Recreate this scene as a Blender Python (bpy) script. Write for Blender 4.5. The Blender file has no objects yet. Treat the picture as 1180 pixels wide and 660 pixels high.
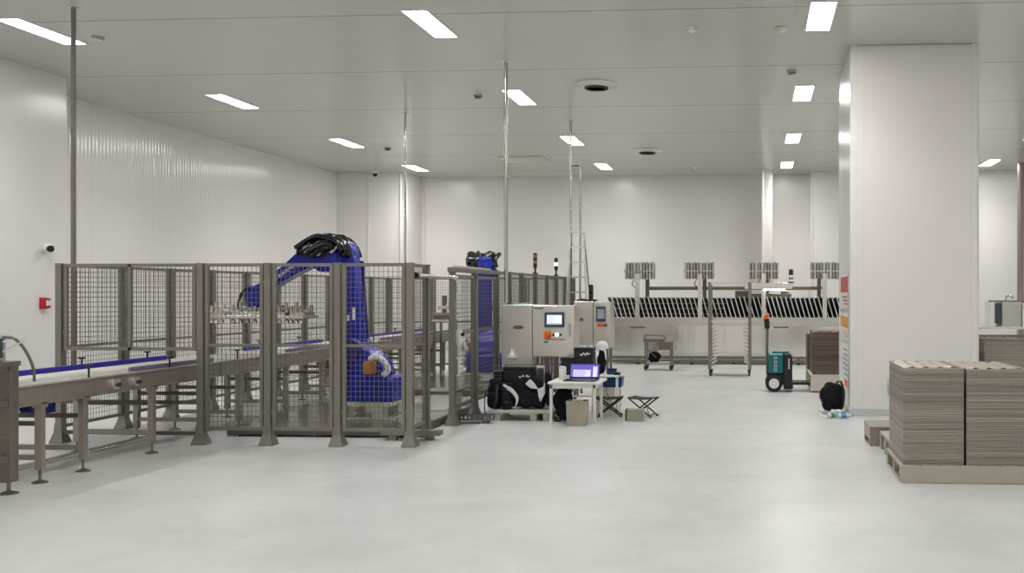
import bpy, bmesh, math, random
from mathutils import Vector, Matrix
random.seed(7)
PI = math.pi
SC = bpy.context.scene
COL = SC.collection

# ------------------------------------------------------------------ camera frame
FPX, PX, HY, CAMH = 1150.0, 791.0, 338.0, 1.66
YAW = math.atan(82 / FPX)
CA, SA = math.cos(YAW), math.sin(YAW)


def at(px, py, Y):
    """world point at depth Y seen at a place in the photograph"""
    xr = (px - PX) / FPX
    zf = Y / (CA + xr * SA)
    return Vector((zf * (xr * CA - SA), Y, CAMH + (HY - py) * zf / FPX))


# ------------------------------------------------------------------ materials
def lin(c):
    c = c / 255.0
    return c / 12.92 if c <= 0.04045 else ((c + 0.055) / 1.055) ** 2.4


def rgb(r, g, b):
    return (lin(r), lin(g), lin(b), 1.0)


def mat(name, col, rough=0.5, metal=0.0, var=0.06, scale=6.0, stretch=(1, 1, 1), bump=0.0, spec=0.5, emit=None, estr=0.0):
    m = bpy.data.materials.new(name)
    m.use_nodes = True
    nt = m.node_tree
    b = nt.nodes['Principled BSDF']
    b.inputs['Roughness'].default_value = rough
    b.inputs['Metallic'].default_value = metal
    b.inputs['Specular IOR Level'].default_value = spec
    if emit:
        b.inputs['Emission Color'].default_value = emit
        b.inputs['Emission Strength'].default_value = estr
    tc = nt.nodes.new('ShaderNodeTexCoord')
    mp = nt.nodes.new('ShaderNodeMapping')
    mp.inputs['Scale'].default_value = stretch
    nz = nt.nodes.new('ShaderNodeTexNoise')
    nz.inputs['Scale'].default_value = scale
    nz.inputs['Detail'].default_value = 4
    nt.links.new(tc.outputs['Object'], mp.inputs['Vector'])
    nt.links.new(mp.outputs['Vector'], nz.inputs['Vector'])
    mx = nt.nodes.new('ShaderNodeMix')
    mx.data_type = 'RGBA'
    lo = tuple(max(0, c * (1 - var)) for c in col[:3]) + (1,)
    hi = tuple(min(1, c * (1 + var)) for c in col[:3]) + (1,)
    mx.inputs[6].default_value = lo
    mx.inputs[7].default_value = hi
    nt.links.new(nz.outputs['Fac'], mx.inputs[0])
    nt.links.new(mx.outputs[2], b.inputs['Base Color'])
    if bump:
        bp = nt.nodes.new('ShaderNodeBump')
        bp.inputs['Strength'].default_value = bump
        bp.inputs['Distance'].default_value = 0.01
        nt.links.new(nz.outputs['Fac'], bp.inputs['Height'])
        nt.links.new(bp.outputs['Normal'], b.inputs['Normal'])
    return m


def math_node(nt, op, a, b=None):
    n = nt.nodes.new('ShaderNodeMath')
    n.operation = op
    for i, v in enumerate((a, b)):
        if v is None:
            continue
        if isinstance(v, (int, float)):
            n.inputs[i].default_value = v
        else:
            nt.links.new(v, n.inputs[i])
    return n.outputs[0]


def panel_mat(name, col, rough, axes, rib=None, seam_dark=0.55, mott=0.02):
    """sheet metal sandwich panels with joint lines; axes = [(axis, pitch, offset, width)]"""
    m = bpy.data.materials.new(name)
    m.use_nodes = True
    nt = m.node_tree
    b = nt.nodes['Principled BSDF']
    b.inputs['Roughness'].default_value = rough
    b.inputs['Specular IOR Level'].default_value = 0.85 if rib else 0.6
    tc = nt.nodes.new('ShaderNodeTexCoord')
    sp = nt.nodes.new('ShaderNodeSeparateXYZ')
    nt.links.new(tc.outputs['Object'], sp.inputs[0])
    seam = None
    for ax, pitch, off, wid in axes:
        v = math_node(nt, 'ADD', sp.outputs[ax], -off + 500 * pitch)
        v = math_node(nt, 'DIVIDE', v, pitch)
        v = math_node(nt, 'FRACT', v)
        v = math_node(nt, 'LESS_THAN', v, wid / pitch)
        seam = v if seam is None else math_node(nt, 'MAXIMUM', seam, v)
    nz = nt.nodes.new('ShaderNodeTexNoise')
    nz.inputs['Scale'].default_value = 0.8
    nz.inputs['Detail'].default_value = 3
    nt.links.new(tc.outputs['Object'], nz.inputs['Vector'])
    m1 = nt.nodes.new('ShaderNodeMix')
    m1.data_type = 'RGBA'
    m1.inputs[6].default_value = tuple(c * (1 - mott) for c in col[:3]) + (1,)
    m1.inputs[7].default_value = tuple(min(1, c * (1 + mott)) for c in col[:3]) + (1,)
    nt.links.new(nz.outputs['Fac'], m1.inputs[0])
    m2 = nt.nodes.new('ShaderNodeMix')
    m2.data_type = 'RGBA'
    nt.links.new(seam, m2.inputs[0])
    nt.links.new(m1.outputs[2], m2.inputs[6])
    m2.inputs[7].default_value = tuple(c * seam_dark for c in col[:3]) + (1,)
    nt.links.new(m2.outputs[2], b.inputs['Base Color'])
    h = math_node(nt, 'MULTIPLY', seam, -1.0)
    if rib:
        ax, pitch, amp = rib
        w = math_node(nt, 'MULTIPLY', sp.outputs[ax], 2 * PI / pitch)
        w = math_node(nt, 'SINE', w)
        n2 = nt.nodes.new('ShaderNodeTexNoise')
        n2.noise_dimensions = '1D'
        n2.inputs['Scale'].default_value = 3.5
        n2.inputs['Detail'].default_value = 3
        nt.links.new(sp.outputs[ax], n2.inputs['W'])
        w2 = math_node(nt, 'MULTIPLY', n2.outputs['Fac'], 3.0)
        w = math_node(nt, 'ADD', w, w2)
        w = math_node(nt, 'MULTIPLY', w, amp)
        h = math_node(nt, 'ADD', h, w)
    bp = nt.nodes.new('ShaderNodeBump')
    bp.inputs['Strength'].default_value = 0.35
    bp.inputs['Distance'].default_value = 0.004
    nt.links.new(h, bp.inputs['Height'])
    nt.links.new(bp.outputs['Normal'], b.inputs['Normal'])
    return m


def floor_mat():
    m = bpy.data.materials.new('epoxy_floor')
    m.use_nodes = True
    nt = m.node_tree
    b = nt.nodes['Principled BSDF']
    tc = nt.nodes.new('ShaderNodeTexCoord')
    mp = nt.nodes.new('ShaderNodeMapping')
    mp.inputs['Scale'].default_value = (1, 1, 1)
    nt.links.new(tc.outputs['Object'], mp.inputs['Vector'])
    n1 = nt.nodes.new('ShaderNodeTexNoise')
    n1.inputs['Scale'].default_value = 1.1
    n1.inputs['Detail'].default_value = 8
    n1.inputs['Roughness'].default_value = 0.62
    n1.inputs['Distortion'].default_value = 0.6
    n2 = nt.nodes.new('ShaderNodeTexNoise')
    n2.inputs['Scale'].default_value = 7.0
    n2.inputs['Detail'].default_value = 6
    for n in (n1, n2):
        nt.links.new(mp.outputs['Vector'], n.inputs['Vector'])
    r = nt.nodes.new('ShaderNodeValToRGB')
    r.color_ramp.elements[0].position = 0.3
    r.color_ramp.elements[0].color = rgb(184, 186, 183)
    r.color_ramp.elements[1].position = 0.7
    r.color_ramp.elements[1].color = rgb(200, 201, 198)
    nt.links.new(n1.outputs['Fac'], r.inputs['Fac'])
    nt.links.new(r.outputs['Color'], b.inputs['Base Color'])
    v = math_node(nt, 'MULTIPLY', n2.outputs['Fac'], 0.16)
    v = math_node(nt, 'ADD', v, 0.27)
    nt.links.new(v, b.inputs['Roughness'])
    bp = nt.nodes.new('ShaderNodeBump')
    bp.inputs['Strength'].default_value = 0.08
    bp.inputs['Distance'].default_value = 0.01
    nt.links.new(n1.outputs['Fac'], bp.inputs['Height'])
    nt.links.new(bp.outputs['Normal'], b.inputs['Normal'])
    return m


M = {}
M['floor'] = floor_mat()
M['ceil'] = panel_mat('ceiling_panel', rgb(194, 192, 188), 0.2, [(1, 3.05, 11.85, 0.028)], seam_dark=0.5)
M['wall_side'] = panel_mat('ribbed_wall_panel', rgb(234, 231, 228), 0.17, [(1, 2.4, 0.2, 0.008)], rib=(1, 0.1, 1.1), seam_dark=0.8)
M['wall_end'] = panel_mat('wall_panel', rgb(234, 231, 228), 0.24, [(0, 1.15, 0.2, 0.004)], seam_dark=0.93)
M['pillar'] = panel_mat('pillar_panel', rgb(224, 221, 217), 0.3, [(0, 2.9, 1.44, 0.006), (1, 3.1, 14.9, 0.006)], seam_dark=0.86)
M['trim'] = mat('white_trim', rgb(226, 224, 220), 0.22)
M['cove'] = mat('grey_cove', rgb(190, 192, 190), 0.35)
M['steel'] = mat('brushed_steel', rgb(230, 226, 219), 0.27, 0.75, 0.1, 5, (1, 1, 14), 0.04)
M['steel_wavy'] = mat('polished_panel_steel', rgb(240, 237, 231), 0.2, 0.85, 0.08, 1.6, (1.6, 1, 0.06), 1.0)
M['steel_dark'] = mat('dark_steel', rgb(128, 122, 114), 0.42, 0.85, 0.1, 7)
M['steel_fence'] = mat('fence_steel', rgb(136, 131, 124), 0.42, 0.6, 0.1, 9)
M['wire'] = mat('mesh_wire', rgb(128, 123, 115), 0.45, 0.7, 0.06)
M['chrome'] = mat('polished_steel', rgb(200, 197, 190), 0.16, 1.0, 0.05)
M['plate'] = mat('shiny_floor_plate', rgb(190, 187, 180), 0.2, 0.95, 0.15, 3)
M['frame_dk'] = mat('skid_metal', rgb(104, 99, 92), 0.5, 0.6, 0.12)
M['conv'] = mat('conveyor_steel', rgb(158, 150, 141), 0.38, 0.7, 0.1, 5, (1, 4, 1))
M['belt'] = mat('conveyor_belt', rgb(172, 169, 163), 0.5, 0.0)
M['bluerail'] = mat('blue_guide', rgb(28, 30, 150), 0.4, 0.0)
M['blue'] = mat('robot_blue', rgb(3, 26, 148), 0.25, 0.0, 0.08, 3, spec=0.4)
M['blue2'] = mat('robot_blue_dark', rgb(4, 18, 104), 0.3, 0.0)
M['black'] = mat('black_plastic', rgb(22, 22, 24), 0.4)
M['blackgloss'] = mat('black_gloss', rgb(14, 14, 16), 0.18)
M['cloth'] = mat('black_cloth', rgb(20, 20, 25), 0.9, 0, 0.25, 12, bump=0.5, spec=0.2)
M['navy'] = mat('navy_cloth', rgb(27, 29, 40), 0.85, 0, 0.25, 12, bump=0.5, spec=0.2)
M['white'] = mat('white_plastic', rgb(228, 227, 222), 0.4)
M['whitecloth'] = mat('white_cloth', rgb(215, 215, 216), 0.85)
M['amber'] = mat('amber_motor', rgb(168, 112, 40), 0.4)
M['orange'] = mat('orange_plastic', rgb(235, 92, 28), 0.4)
M['red'] = mat('red_plastic', rgb(186, 32, 38), 0.4)
M['yellow'] = mat('yellow_plate', rgb(225, 160, 40), 0.45)
M['teal'] = mat('teal_plastic', rgb(0, 108, 112), 0.35)
M['rubber'] = mat('black_rubber', rgb(28, 28, 29), 0.7)
M['tray'] = mat('tray_metal', rgb(156, 147, 136), 0.42, 0.3, 0.12, 5, (1, 1, 60))
M['traybrown'] = mat('brown_tray_metal', rgb(112, 98, 87), 0.5, 0.4, 0.12, 5, (1, 1, 60))
for _k in ('tray', 'traybrown'):
    _nt = M[_k].node_tree
    _bs = _nt.nodes['Principled BSDF']
    _src = _bs.inputs['Base Color'].links[0].from_socket
    _oi = _nt.nodes.new('ShaderNodeObjectInfo')
    _hv = _nt.nodes.new('ShaderNodeHueSaturation')
    _v = math_node(_nt, 'MULTIPLY', _oi.outputs['Random'], 0.5)
    _v = math_node(_nt, 'ADD', _v, 0.72)
    _nt.links.new(_v, _hv.inputs['Value'])
    _nt.links.new(_src, _hv.inputs['Color'])
    _nt.links.new(_hv.outputs['Color'], _bs.inputs['Base Color'])
M['pallet'] = mat('pallet_board', rgb(168, 161, 148), 0.6, 0, 0.12, 4, (1, 8, 8))
M['palewood'] = mat('pale_pallet', rgb(200, 194, 182), 0.6, 0, 0.08, 4, (1, 8, 8))
M['screen_off'] = mat('screen_bezel', rgb(62, 70, 78), 0.3)
M['screen'] = mat('hmi_screen', rgb(200, 215, 225), 0.3, emit=rgb(215, 228, 236), estr=0.8)
M['screen_bar'] = mat('hmi_screen_bar', rgb(120, 150, 180), 0.3, emit=rgb(130, 160, 190), estr=0.6)
M['screen2'] = mat('dull_screen', rgb(120, 128, 134), 0.3, emit=rgb(150, 158, 164), estr=0.25)
M['lap'] = mat('laptop_desktop', rgb(80, 70, 160), 0.3, emit=rgb(92, 84, 176), estr=0.7)
M['lapwin'] = mat('laptop_window', rgb(190, 185, 230), 0.3, emit=rgb(196, 190, 236), estr=0.8)
M['lightpanel'] = mat('light_diffuser', rgb(255, 253, 248), 0.5, var=0, emit=(1.0, 0.985, 0.975, 1), estr=28.0)
M['lamp'] = mat('lit_lamp', rgb(230, 255, 240), 0.5, emit=(0.85, 1.0, 0.9, 1), estr=6.0)
M['lamp_white'] = mat('lit_button', rgb(240, 240, 240), 0.5, emit=(1, 1, 1, 1), estr=1.5)
M['cardboard'] = mat('grey_carton', rgb(163, 156, 143), 0.75, 0, 0.18, 9, (1, 1, 0.3))
M['olive'] = mat('khaki_carton', rgb(148, 147, 130), 0.7)
M['tote'] = mat('blue_tote', rgb(14, 58, 112), 0.4)
M['camo'] = mat('dark_camo_fabric', rgb(52, 50, 46), 0.9, 0, 0.7, 20)
M['paper'] = mat('paper', rgb(226, 226, 222), 0.7)
M['tealpaper'] = mat('teal_folder', rgb(150, 190, 184), 0.5)
M['clear'] = mat('cloudy_plastic', rgb(196, 205, 205), 0.15)
M['greencap'] = mat('green_bottle', rgb(96, 140, 122), 0.2)
M['bluecap'] = mat('blue_label', rgb(80, 140, 190), 0.4)
M['pinkpole'] = mat('pinkish_steel', rgb(160, 146, 146), 0.3, 0.8)
M['grille'] = mat('dark_grille', rgb(62, 60, 58), 0.6)
M['ivory'] = mat('ivory_panel', rgb(206, 200, 186), 0.4)
M['cabgreen'] = mat('grey_green_enamel', rgb(182, 184, 172), 0.4)
M['purplerail'] = mat('violet_grey_guide', rgb(120, 116, 142), 0.35, 0.3)


# ------------------------------------------------------------------ mesh builder
class MB:
    def __init__(self):
        self.v, self.f, self.m, self.cur = [], [], [], 0

    def add(self, vs, fs):
        b = len(self.v)
        self.v += [tuple(x) for x in vs]
        for f in fs:
            self.f.append(tuple(b + i for i in f))
            self.m.append(self.cur)
        return self

    def box(self, x0, x1, y0, y1, z0, z1):
        vs = [(x, y, z) for z in (z0, z1) for y in (y0, y1) for x in (x0, x1)]
        return self.add(vs, [(0, 2, 3, 1), (4, 5, 7, 6), (0, 1, 5, 4), (2, 6, 7, 3), (0, 4, 6, 2), (1, 3, 7, 5)])

    def bar(self, p, q, w, h=None, up=(0, 0, 1)):
        h = h or w
        p, q, up = Vector(p), Vector(q), Vector(up)
        d = (q - p).normalized()
        if abs(d.dot(up)) > 0.98:
            up = Vector((0, 1, 0))
        s = d.cross(up).normalized()
        u = s.cross(d)
        vs = []
        for c in (p, q):
            for a, b in ((-1, -1), (1, -1), (1, 1), (-1, 1)):
                vs.append(c + s * a * w / 2 + u * b * h / 2)
        return self.add(vs, [(0, 1, 2, 3), (7, 6, 5, 4), (0, 4, 5, 1), (1, 5, 6, 2), (2, 6, 7, 3), (3, 7, 4, 0)])

    def cyl(self, p, q, r, r2=None, n=14):
        return self.tube([p, q], [r, r if r2 is None else r2], n)

    def tube(self, path, r, n=8):
        P = [Vector(p) for p in path]
        rs = r if isinstance(r, (list, tuple)) else [r] * len(P)
        ref = None
        vs, fs = [], []
        for i, p in enumerate(P):
            d = (P[min(i + 1, len(P) - 1)] - P[max(i - 1, 0)]).normalized()
            if ref is None:
                ref = Vector((0, 0, 1)) if abs(d.z) < 0.9 else Vector((1, 0, 0))
            s = d.cross(ref).normalized()
            u = s.cross(d).normalized()
            ref = u
            for k in range(n):
                t = 2 * PI * k / n
                vs.append(p + (s * math.cos(t) + u * math.sin(t)) * rs[i])
        for i in range(len(P) - 1):
            for k in range(n):
                a, b = i * n + k, i * n + (k + 1) % n
                fs.append((a, b, b + n, a + n))
        fs.append(tuple(range(n)))
        fs.append(tuple(reversed(range((len(P) - 1) * n, len(P) * n))))
        return self.add(vs, fs)

    def prism(self, poly, t0, t1, axis='y'):
        n = len(poly)
        def pt(a, b, t):
            return {'y': (a, t, b), 'z': (a, b, t), 'x': (t, a, b)}[axis]
        vs = [pt(a, b, t0) for a, b in poly] + [pt(a, b, t1) for a, b in poly]
        fs = [tuple(range(n)), tuple(reversed(range(n, 2 * n)))]
        fs += [(i, (i + 1) % n, n + (i + 1) % n, n + i) for i in range(n)]
        return self.add(vs, fs)

    def lathe(self, prof, c=(0, 0, 0), n=24):
        vs, fs = [], []
        for r, z in prof:
            for k in range(n):
                t = 2 * PI * k / n
                vs.append((c[0] + r * math.cos(t), c[1] + r * math.sin(t), c[2] + z))
        for i in range(len(prof) - 1):
            for k in range(n):
                a, b = i * n + k, i * n + (k + 1) % n
                fs.append((a, b, b + n, a + n))
        fs.append(tuple(range(n)))
        fs.append(tuple(range((len(prof) - 1) * n, len(prof) * n)))
        return self.add(vs, fs)

    def blob(self, c, r, e=2.6, amp=0.06, seed=0, nu=28, nv=16, flat=True):
        rnd = random.Random(seed)
        ph = [(rnd.uniform(1, 4), rnd.uniform(1, 4), rnd.uniform(0, 6)) for _ in range(6)]
        def sp(x):
            return math.copysign(abs(x) ** (2 / e), x)
        vs, fs = [], []
        for j in range(nv + 1):
            th = -PI / 2 + PI * j / nv
            for i in range(nu):
                p = 2 * PI * i / nu
                x, y, z = sp(math.cos(th)) * sp(math.cos(p)), sp(math.cos(th)) * sp(math.sin(p)), sp(math.sin(th))
                k = 1 + amp * sum(math.sin(a * x * 2 + b * z * 2.3 + s + y * a) for a, b, s in ph) / 2.4
                zz = c[2] + z * r[2] * k
                if flat:
                    zz = max(zz, c[2] - r[2])
                vs.append((c[0] + x * r[0] * k, c[1] + y * r[1] * k, zz))
        for j in range(nv):
            for i in range(nu):
                a, b = j * nu + i, j * nu + (i + 1) % nu
                fs.append((a, b, b + nu, a + nu))
        return self.add(vs, fs)

    def ribbon(self, path, side, w, t):
        """flat band following a path"""
        P = [Vector(p) for p in path]
        s = Vector(side).normalized()
        vs, fs = [], []
        for i, p in enumerate(P):
            d = (P[min(i + 1, len(P) - 1)] - P[max(i - 1, 0)]).normalized()
            n = d.cross(s).normalized()
            ww = w[i] if isinstance(w, (list, tuple)) else w
            for a, b in ((-1, -1), (1, -1), (1, 1), (-1, 1)):
                vs.append(p + s * a * ww / 2 + n * b * t / 2)
        for i in range(len(P) - 1):
            for k in range(4):
                a, b = i * 4 + k, i * 4 + (k + 1) % 4
                fs.append((a, b, b + 4, a + 4))
        fs.append((3, 2, 1, 0))
        e = (len(P) - 1) * 4
        fs.append((e, e + 1, e + 2, e + 3))
        return self.add(vs, fs)

    def build(self, name, material, parent=None, loc=None, bevel=0.0, smooth=None, seg=2):
        me = bpy.data.meshes.new(name)
        me.from_pydata(self.v, [], self.f)
        bm = bmesh.new()
        bm.from_mesh(me)
        bmesh.ops.recalc_face_normals(bm, faces=bm.faces)
        bm.to_mesh(me)
        bm.free()
        mats = material if isinstance(material, (list, tuple)) else [material]
        for x in mats:
            me.materials.append(M[x] if isinstance(x, str) else x)
        if len(mats) > 1:
            for p, k in zip(me.polygons, self.m):
                p.material_index = k
        if smooth is not None:
            for p in me.polygons:
                p.use_smooth = True
            me.set_sharp_from_angle(angle=math.radians(smooth))
        o = bpy.data.objects.new(name, me)
        COL.objects.link(o)
        if parent is not None:
            o.parent = parent
        if loc is not None:
            o.location = loc
        if bevel:
            md = o.modifiers.new('edge', 'BEVEL')
            md.width = bevel
            md.segments = seg
            md.limit_method = 'ANGLE'
            md.angle_limit = math.radians(50)
        return o


def B(x0, x1, y0, y1, z0, z1):
    return MB().box(x0, x1, y0, y1, z0, z1)


def tag(o, label, cat, group=None, kind=None):
    o['label'] = label
    o['category'] = cat
    if group:
        o['group'] = group
    if kind:
        o['kind'] = kind
    return o


def thing(name, label, cat, loc=(0, 0, 0), rz=0.0, group=None):
    o = bpy.data.objects.new(name, None)
    o.empty_display_size = 0.1
    COL.objects.link(o)
    o.location = loc
    o.rotation_euler = (0, 0, rz)
    return tag(o, label, cat, group)


def dup(root, loc, rz=None, label=None, group=None):
    def rec(o, parent):
        c = o.copy()
        COL.objects.link(c)
        if parent is not None:
            c.parent = parent
        for ch in [x for x in o.children]:
            rec(ch, c)
        return c
    r = rec(root, None)
    r.location = loc
    if rz is not None:
        r.rotation_euler = (0, 0, rz)
    if label:
        r['label'] = label
    if group:
        r['group'] = group
    return r


def struct(o):
    o['kind'] = 'structure'
    return o


def text(name, s, size, loc, rot, material, parent, depth=0.002):
    cu = bpy.data.curves.new(name, 'FONT')
    cu.body = s
    cu.size = size
    cu.extrude = depth
    cu.align_x = 'CENTER'
    cu.align_y = 'CENTER'
    tmp = bpy.data.objects.new(name + '_c', cu)
    COL.objects.link(tmp)
    bpy.context.view_layer.update()
    dg = bpy.context.evaluated_depsgraph_get()
    me = bpy.data.meshes.new_from_object(tmp.evaluated_get(dg))
    bpy.data.objects.remove(tmp)
    me.materials.clear()
    me.materials.append(M[material])
    o = bpy.data.objects.new(name, me)
    COL.objects.link(o)
    o.parent = parent
    o.location = loc
    o.rotation_euler = rot
    return o


def arc(c, r, a0, a1, n, plane='xz', y=0.0):
    out = []
    for i in range(n + 1):
        t = math.radians(a0 + (a1 - a0) * i / n)
        out.append((c[0] + r * math.cos(t), y, c[1] + r * math.sin(t)))
    return out


def smooth_path(pts, n=6):
    P = [Vector(p) for p in pts]
    Q = [P[0]] + P + [P[-1]]
    out = []
    for i in range(len(P) - 1):
        a, b, c, d = Q[i], Q[i + 1], Q[i + 2], Q[i + 3]
        for k in range(n):
            t = k / n
            out.append(0.5 * ((2 * b) + (c - a) * t + (2 * a - 5 * b + 4 * c - d) * t * t + (3 * b - a - 3 * c + d) * t ** 3))
    out.append(P[-1])
    return out


# ------------------------------------------------------------------ the room
CEIL = 5.05
XR, YB = 9.6, -9.5
struct(B(-12.3, XR + 0.3, YB - 0.3, 29.3, -0.25, 0.0).build('floor', 'floor'))
struct(B(-12.3, XR + 0.3, YB - 0.3, 29.3, CEIL, CEIL + 0.25).build('ceiling', 'ceil'))
struct(MB().prism([(-10.88, YB), (-10.88, 15.02), (-10.92, 15.06), (-11.85, 15.06), (-11.85, 29.2), (-12.3, 29.2), (-12.3, YB)], 0.0, CEIL, 'z').build('wall_left', ['wall_side', 'wall_end']))
for pf in bpy.data.objects['wall_left'].data.polygons:
    if abs(pf.center.x + 10.88) < 0.06:
        pf.material_index = 1
struct(MB().prism([(-11.85, 27.4), (-9.87, 27.4), (-9.83, 27.44), (-9.83, 28.65), (1.47, 28.65), (1.47, 28.04), (1.51, 28.0), (XR, 28.0), (XR, 29.2), (-11.85, 29.2)], 0.0, CEIL, 'z').build('wall_back', 'wall_end'))
struct(B(XR, XR + 0.3, YB, 29.2, 0, CEIL).build('wall_right', 'wall_side'))
struct(B(-12.3, XR + 0.3, YB - 0.3, YB, 0, CEIL).build('wall_front', 'wall_end'))
struct(MB().prism([(-10.88, 0), (-10.8, 0), (-10.86, 0.1), (-10.88, 0.1)], YB, 15.02).build('baseboard_left', 'cove'))
struct(MB().prism([(28.65, 0), (28.57, 0), (28.63, 0.1), (28.65, 0.1)], -9.8, 1.47, 'x').build('baseboard_back', 'cove'))
# rounded joint trims
t1 = MB()
t1.cyl((-10.0, 27.38, 0), (-10.0, 27.38, CEIL), 0.03, n=10)
struct(t1.build('trim_1', 'trim', smooth=40))
struct(MB().box(-10.97, -10.90, 27.37, 27.4, 0, CEIL).build('trim_2', 'trim', bevel=0.008))
struct(MB().box(-10.88, -10.86, 12.35, 12.5, 0, CEIL).build('trim_3', 'trim', bevel=0.008))
struct(MB().box(-9.78, -9.70, 28.62, 28.65, 0, CEIL).build('trim_4', 'trim', bevel=0.008))
struct(MB().box(1.46, 1.56, 27.98, 28.0, 0, CEIL).build('trim_5', 'trim', bevel=0.008))
struct(MB().box(-9.98, -9.84, 27.375, 27.4, 0, CEIL).build('trim_6', 'trim', bevel=0.008))

# pillar
PX0, PX1, PY0, PY1 = 1.27, 2.99, 13.76, 15.7
pl = struct(MB().prism([(PX0 + .05, PY0), (PX1 - .05, PY0), (PX1, PY0 + .05), (PX1, PY1 - .05), (PX1 - .05, PY1), (PX0 + .05, PY1), (PX0, PY1 - .05), (PX0, PY0 + .05)], 0, CEIL, 'z').build('pillar', 'pillar', bevel=0.02))
for i, (x, y) in enumerate(((PX0, PY0), (PX1, PY0), (PX0, PY1), (PX1, PY1))):
    sx = 1 if x == PX0 else -1
    sy = 1 if y == PY0 else -1
    m = MB()
    q = [(x - sx * .006, y + sy * .10), (x - sx * .006, y + sy * .03), (x + sx * .03, y - sy * .006), (x + sx * .10, y - sy * .006), (x + sx * .10, y + sy * .02), (x + sx * .02, y + sy * .10)]
    m.prism(q, 0.09, CEIL, 'z')
    m.build('corner_trim', 'trim', pl)
c = MB()
c.prism([(PX0 - .07, PY0 - .07), (PX1 + .07, PY0 - .07), (PX1 + .07, PY1 + .07), (PX0 - .07, PY1 + .07)], 0, 0.012, 'z')
for a, b in (((PX0 - .03, PY0 - .03), (PX1 + .03, PY0)), ((PX0 - .03, PY1), (PX1 + .03, PY1 + .03)), ((PX0 - .03, PY0), (PX0, PY1)), ((PX1, PY0), (PX1 + .03, PY1))):
    c.box(a[0], b[0], a[1], b[1], 0.012, 0.095)
c.build('base_cove', 'cove', pl, bevel=0.01)


# ------------------------------------------------------------------ ceiling lights and fittings
def make_light(label, loc):
    t = thing('ceiling_light', label, 'ceiling light', loc, 0, 'flush white ceiling light panels')
    W, L = 0.145, 0.62
    f = MB()
    f.box(-W - .02, -W, -L - .02, L + .02, -0.012, 0)
    f.box(W, W + .02, -L - .02, L + .02, -0.012, 0)
    f.box(-W, W, -L - .02, -L, -0.012, 0)
    f.box(-W, W, L, L + .02, -0.012, 0)
    f.build('frame', 'white', t)
    B(-W, W, -L, L, -0.008, 0).build('diffuser', 'lightpanel', t)
    return t


LIGHTS = []


def lamp_light(loc):
    li = bpy.data.lights.new('ceiling_lamp_glow', 'AREA')
    li.shape = 'RECTANGLE'
    li.size, li.size_y = 0.28, 1.24
    li.energy = 25.0
    li.color = (1.0, 0.99, 0.985)
    li.spread = math.radians(118)
    lo_ = bpy.data.objects.new('ceiling_lamp_glow', li)
    COL.objects.link(lo_)
    lo_.location = (loc[0], loc[1], CEIL - 0.014)

rows = ['nearest', 'second nearest', 'third nearest', 'farthest']
cols = {-9.23: 'in the row along the ribbed wall', -4.1: 'in the row above the robot fence', 0.77: 'in the row beside the big pillar'}
proto = None
for x in (-9.23, -4.1, 0.77, 6.0):
    for k, y in enumerate((12.3, 17.0, 21.9, 26.4)):
        if x == 6.0:
            lab = 'white ceiling light panel seen past the right side of the pillar' if k == 3 else 'white ceiling light panel hidden behind the big pillar'
        else:
            lab = 'flush white ceiling light panel, %s %s' % (rows[k], cols[x])
        lamp_light((x, y))
        if proto is None:
            proto = make_light(lab, (x, y, CEIL))
        else:
            o = dup(proto, (x, y, CEIL), 0, lab)
    for y in (7.5, 2.8, -1.9, -6.6):  # unseen rows; the last is added to brighten the front wall
        lamp_light((x, y))
        dup(proto, (x, y, CEIL), 0, 'unseen white ceiling light panel over the near floor, outside the view')


def ceiling_vent(label, x, y):
    t = thing('ceiling_vent', label, 'ceiling vent', (x, y, CEIL))
    MB().lathe([(0.0, 0), (0.33, 0), (0.335, -0.01), (0.3, -0.03), (0.2, -0.05), (0.2, -0.06), (0, -0.06)], n=40).build('cover', 'white', t, smooth=35)
    g = MB()
    for r in (0.05, 0.1, 0.15, 0.19):
        g.lathe([(r - .018, -0.06), (r, -0.06), (r, -0.085), (r - .018, -0.085)], n=32)
    g.lathe([(0, -0.06), (0.19, -0.06), (0.19, -0.07), (0, -0.07)], n=32)
    g.build('grille', 'grille', t, smooth=35)
    return t


ceiling_vent('large round ceiling vent with a dark grille, the nearer of two', -2.6, 16.0)
ceiling_vent('small looking round ceiling vent with a dark grille above the far machine', -2.6, 23.5)


def detector(name, label, x, y, mt, ring=None):
    t = thing(name, label, 'smoke detector' if 'smoke' in name else 'sprinkler', (x, y, CEIL))
    MB().lathe([(0, 0), (0.075, 0), (0.08, -0.015), (0.06, -0.02), (0, -0.02)], n=24).build('base', mt, t, smooth=35)
    MB().lathe([(0, -0.02), (0.055, -0.02), (0.06, -0.04), (0.04, -0.055), (0, -0.058)], n=24).build('sensor_head', ring or mt, t, smooth=35)


detector('smoke_detector', 'small round ceiling detector near the upper corner of the ribbed wall', -8.71, 12.63, 'cabgreen', 'steel')
detector('smoke_detector', 'small grey ceiling detector between two light rows', -4.78, 16.8, 'cabgreen', 'steel_dark')
detector('smoke_detector', 'tiny dark ceiling detector near the back of the ribbed wall', -8.63, 22.79, 'steel_dark')
detector('smoke_detector', 'round ivory ceiling detector beside the nearest light of the pillar row', 0.3, 12.79, 'ivory')
detector('ceiling_sprinkler', 'small sprinkler with a greenish head in front of the pillar row lights', 0.52, 15.3, 'ivory', 'greencap')  # sensor head coloured green
detector('smoke_detector', 'flat white ceiling disc over the open floor', -0.84, 12.71, 'white')
detector('smoke_detector', 'tiny white ceiling disc near the far back wall', -1.66, 26.6, 'white')
hp = thing('ceiling_hatch', 'ivory rectangular ceiling hatch panel near the back wall', 'ceiling hatch', (-5.85, 24.8, CEIL))
B(-0.55, 0.55, -0.5, 0.5, -0.02, 0).build('frame', 'ivory', hp, bevel=0.004)
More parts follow.
